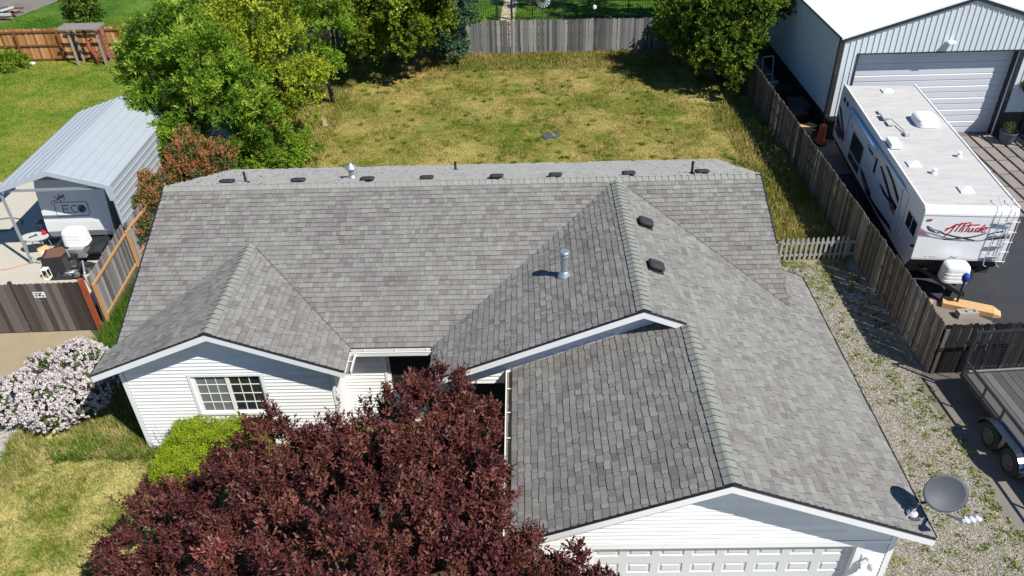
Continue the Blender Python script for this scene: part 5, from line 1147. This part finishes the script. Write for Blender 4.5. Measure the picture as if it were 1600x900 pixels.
# framed door area right of the roller door
mb = MB(); mb.box(8.3, 8.42, -.08, -.03, 0, 4.3); mb.build('trim', M_black, sh)
r = empty('hanging_pot', 'dark hanging planter on the shop wall right of the roller door', 'planter', (31.35,12.0,2.2)); mb = MB(); mb.lathe([(.12, -.15), (.2, .05), (.22, .1)], 10); mb.build('pot', M_vent, r)
V, F, T = foliage(norm(rng.normal(size=(60, 3)))*.18+np.array([0, 0, .18]), norm(rng.normal(size=(60, 3))), rng.uniform(.05, .15, 60), 6, .1, .04, rng.normal(.5, .1, 60)); npmesh('foliage', V, F, T, L_ph_g, r)
pt = empty('planter_pot', 'grey tapered pot with a small plant beside the roller door', 'planter', (30.85,11.35,0)); mb = MB(); mb.lathe([(.20, 0), (.30, .3), (.35, .55), (.37, .58), (.33, .58), (.30, .5)], 18); mb.build('pot', M_panelblue, pt, smooth=True)
V, F, T = foliage(norm(rng.normal(size=(90, 3)))*.2+np.array([0, 0, .65]), norm(rng.normal(size=(90, 3))+np.array([0, 0, .8])), rng.uniform(.08, .25, 90), 7, .09, .03, rng.normal(.5, .1, 90)); npmesh('foliage', V, F, T, L_ph_g, pt)
# black steel rack just right of the frame; its bars shade the roller door
rk = empty('lumber_rack', 'tall black steel frame standing right of the roller door', 'rack', (32.1,10.3,0), .1)
for x in (0, 1.5):
    for y in (0, 1.0): mb = MB(); mb.box(x, x+.09, y, y+.09, 0, 3.5); mb.build('upright', M_black, rk)
for z in (1.0, 2.1, 3.4): mb = MB(); mb.box(.0, 1.6, .02, 1.07, z, z+.07); mb.build('shelf', M_black, rk)
mb = MB(); mb.bar((0,0,1.0), (1.5,0,3.4), .06); mb.bar((.05,1,2.1), (.05,0,3.4), .06); mb.build('brace', M_black, rk)
# slabs over a dark sheet: a frame's grid shadow built as shapes
pv = tag(MB().box(26.6, 33.5, 4.6, 12.0, -.02, .012).build('shadow_gap_bed', M_vent), kind='structure')
R = random.Random(2); pms = [MB().box(0, .40, 0, l, 0, .05).mesh('shadow_slab', M_shadow_slab) for l in (.85, 1.1)]
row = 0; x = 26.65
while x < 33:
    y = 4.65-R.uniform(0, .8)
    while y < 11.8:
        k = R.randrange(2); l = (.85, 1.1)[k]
        if y > 4.6: o = link('shadow_slab', pms[k], pv); o.location = (x, y, .012)
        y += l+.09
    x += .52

# clutter between the plank fence and the shop wall
def simple(name, label, cat, loc, rz, parts, group=None):
    r = empty(name, label, cat, loc, rz, group)
    for pn, m, f in parts: b = MB(); f(b); b.build(pn, m, r)
    return r
simple('storage_bin', 'black lidded storage bin against the shop wall', 'bin', (22.95,14.3,0), .1, [('tub', M_tarp, lambda b: b.hexa([(-.35,-.5,0),(.35,-.5,0),(.35,.5,0),(-.35,.5,0),(-.42,-.58,.75),(.42,-.58,.75),(.42,.58,.75),(-.42,.58,.75)])), ('lid', M_vent, lambda b: b.hexa([(-.46,-.62,.75),(.46,-.62,.75),(.46,.62,.75),(-.46,.62,.75),(-.36,-.5,.9),(.36,-.5,.9),(.36,.5,.9),(-.36,.5,.9)]))])
simple('wheelie_bin', 'grey bin standing behind the black storage bin', 'bin', (22.6,15.6,0), -.2, [('tub', M_board_dark, lambda b: b.hexa([(-.25,-.28,0),(.25,-.28,0),(.25,.28,0),(-.25,.28,0),(-.3,-.35,.95),(.3,-.35,.95),(.3,.35,.95),(-.3,.35,.95)])), ('lid', M_board_dark, lambda b: b.box(-.33, .33, -.38, .38, .95, 1.02))])
simple('red_drum', 'dull red barrel between the bins and the plank fence', 'barrel', (22.15,14.6,0), 0, [('barrel', M_red, lambda b: b.lathe([(.26, 0), (.28, .25), (.27, .27), (.28, .5), (.27, .52), (.26, .8)], 14))])
simple('dark_crate', 'dark boxy crate in front of the red barrel', 'crate', (22.55,13.45,0), .3, [('box', M_board_dark, lambda b: b.box(-.35, .35, -.45, .45, 0, .8)), ('rim', M_vent, lambda b: b.box(-.38, .38, -.48, .48, .8, .86))])
simple('cardboard_box', 'open cardboard box next to the plank fence and orange drum', 'box', (22.65,12.45,0), .25, [('carton', M_card, lambda b: b.box(-.35, .3, -.3, .3, 0, .5)), ('flap', M_card, lambda b: (b.hexa([(-.35,-.3,.5),(.3,-.3,.5),(.3,-.28,.51),(-.35,-.28,.51),(-.3,-.6,.56),(.3,-.6,.56),(.3,-.58,.57),(-.3,-.58,.57)]), b.bar((.3,0,.5), (.55,.05,.55), .5, .01)))])
simple('orange_drum', 'orange traffic drum by the rear corner of the white trailer', 'drum', (23.25,11.75,0), 0, [('barrel', M_orange, lambda b: b.lathe([(.19, 0), (.19, .25), (.17, .27), (.17, .5), (.15, .52), (.15, .85), (.1, .9)], 14)), ('base', M_tyre, lambda b: b.lathe([(.28, 0), (.26, .08)], 14))])
simple('folding_frame', 'light grey folded frame leaning behind the plank fence', 'frame', (22.2,17.6,0), .2, [('bars', M_ltgrey, lambda b: (b.bar((0,0,0), (.1,.5,1.6), .05), b.bar((.55,0,0), (.65,.5,1.6), .05), b.bar((.1,.5,1.6), (.65,.5,1.6), .05), b.bar((.05,.25,.8), (.6,.25,.8), .05)))])
simple('pallet', 'white slatted scrap standing near the black bin', 'pallet', (22.3,16.5,0), .1, [('slats', M_ltgrey, lambda b: [b.box(-.3, .3, k*.0, .03, .1+k*.2, .2+k*.2) for k in range(5)] and b.box(-.3, -.24, .03, .1, 0, 1.1))])

# ------------------------------------------------------------------ white travel trailer
RT = -.0884; rv = empty('travel_trailer', 'white travel trailer with red script lettering parked behind the plank fence', 'trailer', (22.66,1.32,0), RT)
RW, RL, RH = 2.68, 10.1, 2.85
prof = [(.30,.62), (.02,1.03), (0,1.1), (0,2.66), (.05,2.78), (.16,2.85), (9.8,2.85), (10.06,2.72), (10.1,2.5), (10.1,.62)]; n = len(prof); mb = MB()
A = [(0, y, z) for y, z in prof]; B = [(RW, y, z) for y, z in prof]
for i in range(n):
    j = (i+1) % n; mi = 1 if i == 5 else (2 if i in (0, 9) else 0); mb.poly([A[i], B[i], B[j], A[j]], .5, mi)
mb.poly(A[::-1]); mb.poly(B); mb.build('body', [M_rv, M_rvroof, M_rvlow], rv)
mb = MB(); mb.box(-.03, .03, .12, 9.95, 2.80, 2.88); mb.box(RW-.03, RW+.03, .12, 9.95, 2.80, 2.88); mb.box(0, RW, .15, .19, 2.852, 2.868); mb.build('roof_edge', M_rv, rv, bevel=.01)
mb = MB(); mb.box(-.01, RW+.01, -.012, .0, 2.60, 2.62); mb.build('seam_trim', M_ltgrey, rv); mb = MB(); mb.box(-.005, RW+.005, -.015, 0, 1.03, 1.08); mb.build('seam_trim', M_ltgrey, rv)
mb = MB(); mb.box(.1, RW-.1, .35, 9.9, .35, .62); mb.build('chassis', M_rvlow, rv)
mb = MB(); mb.bar((.35,.6,.5), (1.3,-1.1,.5), .1, .14); mb.bar((2.3,.6,.5), (1.3,-1.1,.5), .1, .14); mb.build('tongue', M_black, rv)
mb = MB(); pod(mb, 1.24, -.36, .40, .27, [(.96,.56),(1.0,.58),(1.0,.66),(.97,.67),(.98,.78),(.95,.79),(.96,.90),(.93,.91),(.93,1.02),(.88,1.10),(.74,1.15),(.4,1.17)]); mb.build('tank_cover', M_plastic, rv)
mb = MB(); mb.tube([(1.28,-1.0,.12), (1.28,-1.0,.95)], .035, 8); mb.box(1.18, 1.38, -1.1, -.9, .1, .14); mb.build('jack', M_black, rv)
mb = MB(); mb.lathe([(.06, .90), (.10, .96), (.115, 1.08), (.08, 1.18), (.02, 1.2)], 12, (1.28, -1.0, 0)); mb.build('jack_cover', M_blue, rv, smooth=True)
for y in (4.6, 5.5):
    for x in (.2, RW-.2): mb = MB(); mb.lathe([(.2, -.11), (.36, -.1), (.36, .1), (.2, .11)], 20, (x, y, .36), ax='x'); mb.build('wheel', M_tyre, rv)
FR = lambda u, v, l: (u, -l, v)
def fz(px, py):                         # from the drawing of the end wall to metres on it
    t = (py-20)/770; xl = 100-90*t; xr = 1600-140*t; return ((px-xl)/(xr-xl)*RW, 2.66-t*1.60)
def strokes(name, m, lines, wd, off=.008):
    if 'letter' in name:
        mb = MB()
        for l in lines: rib(mb, [fz(*p) for p in l], wd, FR, off)
        return mb.build(name, m, rv)
    for l in lines: mb = MB(); rib(mb, [fz(*p) for p in l], wd, FR, off); mb.build(name, m, rv)
LET = [[(470,298), (550,240), (640,178), (600,240), (560,310)], [(560,310), (505,365), (455,412)], [(480,262), (610,228)], [(715,160), (670,235), (628,305)], [(775,165), (728,240), (690,305)], [(655,192), (760,166), (858,150)], [(765,240), (735,308)], [(772,212), (782,218)], [(862,172), (825,240), (790,305)],
       [(800,200), (900,190), (1000,184)], [(862,246), (835,296), (856,308), (893,285), (915,244)], [(915,244), (895,290), (912,304)], [(1010,240), (970,246), (945,280), (960,302), (1000,275)], [(1090,182), (1035,240), (1000,304)], [(1045,268), (1100,262), (1135,232), (1105,218), (1060,250), (1045,295), (1075,308), (1110,295)]]
strokes('lettering', M_redp, LET, .024, .012)
strokes('lettering_shadow', M_blkp, [[(x+6, y+6) for x, y in l] for l in LET], .022, .006)
strokes('small_lettering', M_gryp, [[(1160,190), (1180,160), (1210,158)], [(1165,178), (1195,174)], [(1240,160), (1215,165), (1235,182), (1205,192)], [(1250,162), (1280,195)], [(1285,160), (1240,200)]], .012)
mb = MB(); fill(mb, [fz(*p) for p in [(60,290), (170,350), (240,388), (30,385)]], FR, .006); mb.build('stripe', M_pinkp, rv)
mb = MB(); fill(mb, [fz(*p) for p in [(1390,350), (1520,335), (1510,405), (1400,412)]], FR, .006); mb.build('stripe', M_pinkp, rv)
strokes('stripe', M_gryp, [[(58,262), (160,325), (330,372), (520,420), (760,448)], [(35,388), (240,402), (470,440), (760,460), (1040,456), (1300,410), (1510,380)], [(200,235), (290,285), (360,300), (390,345)], [(185,228), (240,285), (330,335), (390,345)]], .034)
strokes('stripe', M_blkp, [[(390,308), (470,352), (640,392), (760,412), (880,402), (1000,372), (1080,342)], [(480,446), (620,436), (760,412), (860,432), (960,452)], [(175,232), (215,290), (300,325)], [(1100,338), (1130,322)], [(1165,350), (1240,320), (1390,285)], [(1200,430), (1380,398), (1500,390)]], .034, .010)
strokes('marker_light', M_red, [[(165,128), (225,120)], [(1445,138), (1500,138)]], .06, .02)
strokes('badge', M_gryp, [[(620,778), (650,730), (690,760), (750,742), (690,775), (620,778)], [(215,748), (250,745)], [(295,752), (335,749)], [(360,756), (395,754)]], .012)
# side wall graphics, windows, door, awning (x = 0 side)
SD = lambda u, v, l: (-l, u, v)
def sidewin(name, u0, u1, z0, z1, split=1, frame_m=M_ltgrey):
    mb = MB(); mb.box(-.02, .0, u0, u1, z0, z1); w_ = mb.build('window', frame_m, rv); step = (u1-u0)/split
    for k in range(split): mb = MB(); mb.box(-.026, -.02, u0+k*step+.03, u0+(k+1)*step-.03, z0+.03, z1-.03); mb.build('pane', M_glass, w_)
sidewin('w', 6.15, 7.65, 1.12, 1.90); sidewin('w', 6.15, 7.65, .76, 1.08, 2); sidewin('w', .2, 1.08, 1.66, 2.18, 2); sidewin('w', 4.55, 4.78, 1.6, 2.2)
for u in (9.3, 8.85): sidewin('w', u, u+.3, 2.28, 2.5)
mb = MB(); mb.box(-.03, .0, 1.22, 1.98, 1.12, 2.55); o = mb.build('door', M_rv, rv); mb = MB(); mb.box(-.045, -.03, 1.24, 1.29, 1.15, 2.5); mb.build('door_edge', M_ltgrey, o)
mb = MB(); mb.tube([(-.07, 1.75, 2.56), (-.07, 4.7, 2.56)], .05, 10); mb.build('awning', M_rv, rv, smooth=True)
mb = MB(); mb.tube([(-.10, 4.75, 2.52), (-.10, 8.35, 2.48)], .085, 12); mb.build('awning', M_awn, rv, smooth=True)
for u in (1.85, 8.3): mb = MB(); mb.bar((-.05, u, 2.5), (-.05, u+(.1 if u > 5 else -.4), 1.12), .04, .03); mb.build('awning_arm', M_ltgrey, rv)
for pts in ([(4.3,2.08), (4.12,2.15), (3.46,2.0), (2.69,1.76), (2.15,1.74), (1.66,1.78), (1.73,1.65), (2.2,1.55), (2.78,1.62), (3.55,1.86)], [(3.85,2.34), (3.61,2.40), (2.75,2.25), (1.80,1.95), (1.62,1.80), (1.95,1.82), (2.97,2.17)],
            [(3.99,1.58), (3.71,1.62), (3.04,1.60), (2.6,1.66), (2.5,1.58), (2.88,1.50), (3.4,1.48)], [(6.14,1.13), (5.55,1.12), (4.98,.98), (4.53,.92), (4.4,.80), (5.31,.78), (5.82,.95)], [(5.2,.78), (4.0,.80), (2.2,.95), (1.9,.86), (3.2,.68), (5.0,.66)], [(.35,1.32), (.2,1.45), (.06,1.5), (.12,1.36)],
            [(10.0,1.95), (9.7,1.93), (8.7,1.38), (8.6,1.15), (9.0,1.2)], [(9.95,1.60), (9.2,1.28), (8.62,1.1), (8.7,.95), (9.3,1.02), (9.95,1.25)], [(9.9,1.15), (9.9,.95), (9.2,.86), (9.0,.92)]):
    mb = MB(); fill(mb, pts, SD, .008); mb.build('stripe', M_blkp, rv)
for pts in ([(2.86,1.56), (2.2,1.55), (2.04,1.41), (2.47,1.38)], [(9.5,1.72), (9.2,1.68), (8.66,1.30), (8.8,1.25)], [(5.6,.98), (5.0,.9), (4.7,.8), (5.3,.79)], [(1.9,1.98), (1.7,1.95), (1.66,1.84), (1.8,1.86)]):
    mb = MB(); fill(mb, pts, SD, .012); mb.build('stripe', M_pinkp, rv)
mb = MB()
for k, u in enumerate((5.75,5.62,5.52,5.42,5.32,5.24)): rib(mb, [(u, 2.02), (u-.04, 2.14+.05*(k == 0)), (u-.09, 2.04)], .018, SD)
rib(mb, [(5.95,2.08), (5.7,2.2)], .02, SD); rib(mb, [(4.95,2.0), (4.9,2.12)], .03, SD); rib(mb, [(7.85,1.9), (7.95,2.0), (8.0,1.88)], .02, SD); mb.build('lettering', M_blkp, rv)
# things on its roof
mb = MB(); pod(mb, 1.89, 6.25, .40, .52, [(.97,2.855),(1,2.88),(.98,3.0),(.90,3.10),(.70,3.14),(.3,3.15)]); mb.build('air_conditioner', M_plastic, rv)
for (x, y, s) in ((1.42,9.2,.2), (.48,2.85,.2), (1.50,1.15,.2)):
    mb = MB(); mb.box(x-s, x+s, y-s, y+s, 2.852, 2.90); mb.hexa([(x-s*.97,y-s*.97,2.90),(x+s*.97,y-s*.97,2.90),(x+s*.97,y+s*.97,2.90),(x-s*.97,y+s*.97,2.90),(x-s*.2,y-s*.2,2.97),(x+s*.2,y-s*.2,2.97),(x+s*.2,y+s*.2,2.97),(x-s*.2,y+s*.2,2.97)]); mb.build('roof_hatch', M_plastic, rv)
for (x, y) in ((.92,2.25), (2.12,3.5)): mb = MB(); mb.lathe([(.10, 2.85), (.09, 2.9), (.05, 2.91), (.05, 2.98), (.08, 2.99), (.07, 3.02)], 12, (x, y, 0)); mb.build('vent_cap', M_plastic, rv)
mb = MB(); mb.box(.06, .42, 3.95, 4.6, 2.86, 3.05); mb.build('refrigerator_vent', M_plastic, rv, bevel=.04)
mb = MB(); mb.box(.48, .72, 6.9, 7.2, 2.9, 2.93); mb.box(.46, .74, 6.3, 6.75, 2.93, 2.99); mb.box(.52, .72, 5.85, 6.25, 2.9, 2.93); mb.bar((.7,6.7,2.95), (.95,5.2,2.92), .035); mb.box(.85, 1.0, 5.0, 5.25, 2.86, 2.96); mb.build('roof_antenna', M_ltgrey, rv)
for y in (2.0, 4.8, 7.8): mb = MB(); mb.box(.05, RW-.05, y, y+.05, 2.851, 2.857); mb.build('sealant_seam', M_ltgrey, rv)
# ladder on the end wall
lad = MB()
for x in (2.12, 2.50):
    lad.tube([(x+.05, .5, 3.02), (x, .35, 3.05), (x, .1, 2.93), (x, -.08, 2.82), (x, -.09, 1.12), (x-.02, -.16, .98), (x+.1, -.12, .9)], .011, 6)
lad.build('ladder', M_ltgrey, rv)
for z in (1.25, 1.65, 2.05, 2.45): mb = MB(); mb.box(2.12, 2.50, -.12, -.06, z, z+.02); mb.build('rung', M_ltgrey, rv)
for z in (1.0, 1.35, 1.7, 2.05, 2.4):
    mb = MB(); mb.box(2.40, 2.70, -.15, -.12, z+.1, z+.12); mb.build('rung', M_rv, rv)
mb = MB(); mb.tube([(2.44,-.14,1.05), (2.44,-.14,2.6)], .010, 6); mb.tube([(2.66,-.14,1.05), (2.66,-.14,2.6)], .010, 6); mb.build('ladder', M_rv, rv)

# cardboard carton and block under the hitch
simple('cardboard_carton', 'long flattened cardboard carton on the ground by the trailer hitch', 'carton', (24.15,.02,.01), -.42, [('carton', M_card, lambda b: b.hexa([(-.75,-.2,0),(.62,-.2,0),(.62,.22,0),(-.75,.22,0),(-.75,-.2,.16),(.62,-.2,.16),(.62,.22,.16),(-.75,.22,.16)])), ('flap', M_card, lambda b: b.hexa([(.63,-.2,0),(.86,-.12,0),(.86,.14,0),(.63,.22,0),(.63,-.2,.155),(.86,-.12,.06),(.86,.14,.06),(.63,.22,.155)]))])
simple('concrete_block', 'grey concrete block under the trailer jack', 'block', (23.92,-.32,.01), .05, [('block', M_block, lambda b: (b.box(-.3, .3, -.13, .13, 0, .16), b.box(-.29, .29, -.12, -.06, .161, .2), b.box(-.29, .29, .06, .12, .161, .2), b.box(-.29, -.22, -.06, .06, .161, .2), b.box(-.03, .03, -.06, .06, .161, .2), b.box(.22, .29, -.06, .06, .161, .2)))])
simple('wood_scrap', 'small pale wood scrap in the shade under the trailer front', 'scrap wood', (23.0,.3,.01), .5, [('piece', M_card, lambda b: b.box(-.22, .2, -.06, .06, 0, .09))])

# ------------------------------------------------------------------ flatbed utility trailer
M_rim = mat('dark_rim', [(.05,.05,.055), (.16,.16,.17)], rough=.4, metal=.6, noise=(14,.6))
fb = empty('utility_trailer', 'black flatbed trailer with grey plank deck in front of the dark fence', 'trailer', (22.2,-3.55,0), .06)
DW, DL, DZ = 2.05, 6.2, .62
mb = MB(); 
for (a, b_) in (((0,0), (0,-DL)), ((DW,0), (DW,-DL))): mb.bar((a[0], a[1], DZ-.07), (b_[0], b_[1], DZ-.07), .09, .13)
for y in (0, -DL): mb.bar((-.045, y, DZ-.07), (DW+.045, y, DZ-.07), .09, .13)
mb.build('frame', M_black, fb)
nbd = 9; bw = (DW-.1)/nbd
DBM = MB().box(0, bw-.014, -DL+.06, -.06, 0, .035).mesh('deck_board', M_deckwood)
for k in range(nbd): o = link('deck_board', DBM, fb); o.location = (.05+k*bw, 0, DZ-.02+random.uniform(0, .006))
for x in (-.02, DW+.02):
    mb = MB(); mb.bar((x, .0, 1.02), (x, -DL, 1.02), .055, .05); mb.build('top_rail', M_black, fb)
    for y in (-.02, -.95, -1.75, -3.3, -4.3, -DL+.02): mb = MB(); mb.bar((x, y, DZ-.1), (x, y, 1.02), .05, .04); mb.build('rail_post', M_black, fb)
for x, s in ((-.24, -1), (DW+.24, 1)):
    for y in (-2.0, -2.85):
        mb = MB(); mb.lathe([(.2, -.10), (.33, -.10), (.355, -.07), (.355, .07), (.33, .10), (.2, .10)], 24, (x, y, .355), ax='x'); wl_ = mb.build('wheel', M_tyre, fb, smooth=False)
        mb = MB(); mb.lathe([(.04, s*.13), (.07, s*.135), (.09, s*.112), (.15, s*.115), (.185, s*.125), (.2, s*.12), (.2, s*.05)], 16, (x, y, .355), ax='x'); mb.build('rim', M_rim, wl_)
    mb = MB(); arc = [(-2.0+.46*math.cos(a), .355+.44*math.sin(a)) for a in [math.radians(q) for q in range(0, 91, 15)]]+[(-2.85+.46*math.cos(a), .355+.44*math.sin(a)) for a in [math.radians(q) for q in range(90, 181, 15)]]
    for (y0, z0), (y1, z1) in zip(arc[:-1], arc[1:]): mb.hexa([(x-.15,y0,z0),(x+.15,y0,z0),(x+.15,y1,z1),(x-.15,y1,z1),(x-.15,y0,z0+.012),(x+.15,y0,z0+.012),(x+.15,y1,z1+.012),(x-.15,y1,z1+.012)])
    mb.build('fender', M_fender, fb)
# ramp gate standing up at the near-fence end
mb = MB()
for x in (.03, DW-.03): mb.bar((x, .07, DZ-.05), (x, .10, 1.92), .055)
mb.bar((.0, .10, 1.92), (DW, .10, 1.92), .055); mb.bar((.0, .07, DZ), (DW, .07, DZ), .055)
for x in (.5, 1.0, 1.5): mb.bar((x, .09, DZ), (x, .10, 1.92), .03)
mb.build('ramp_gate', M_black, fb)
mb = MB()
for k in range(18): mb.box(.05, DW-.05, .085, .092, DZ+.05+k*.07, DZ+.058+k*.07)
for k in range(20): mb.box(.07+k*.1, .078+k*.1, .094, .10, DZ+.03, 1.9)
mb.build('gate_mesh', M_black, fb); 
mb = MB(); mb.bar((.15,.03,DZ+.03), (DW-.2,.03,DZ+.03), .05, .02); mb.build('ramp_lip', M_galv, fb)
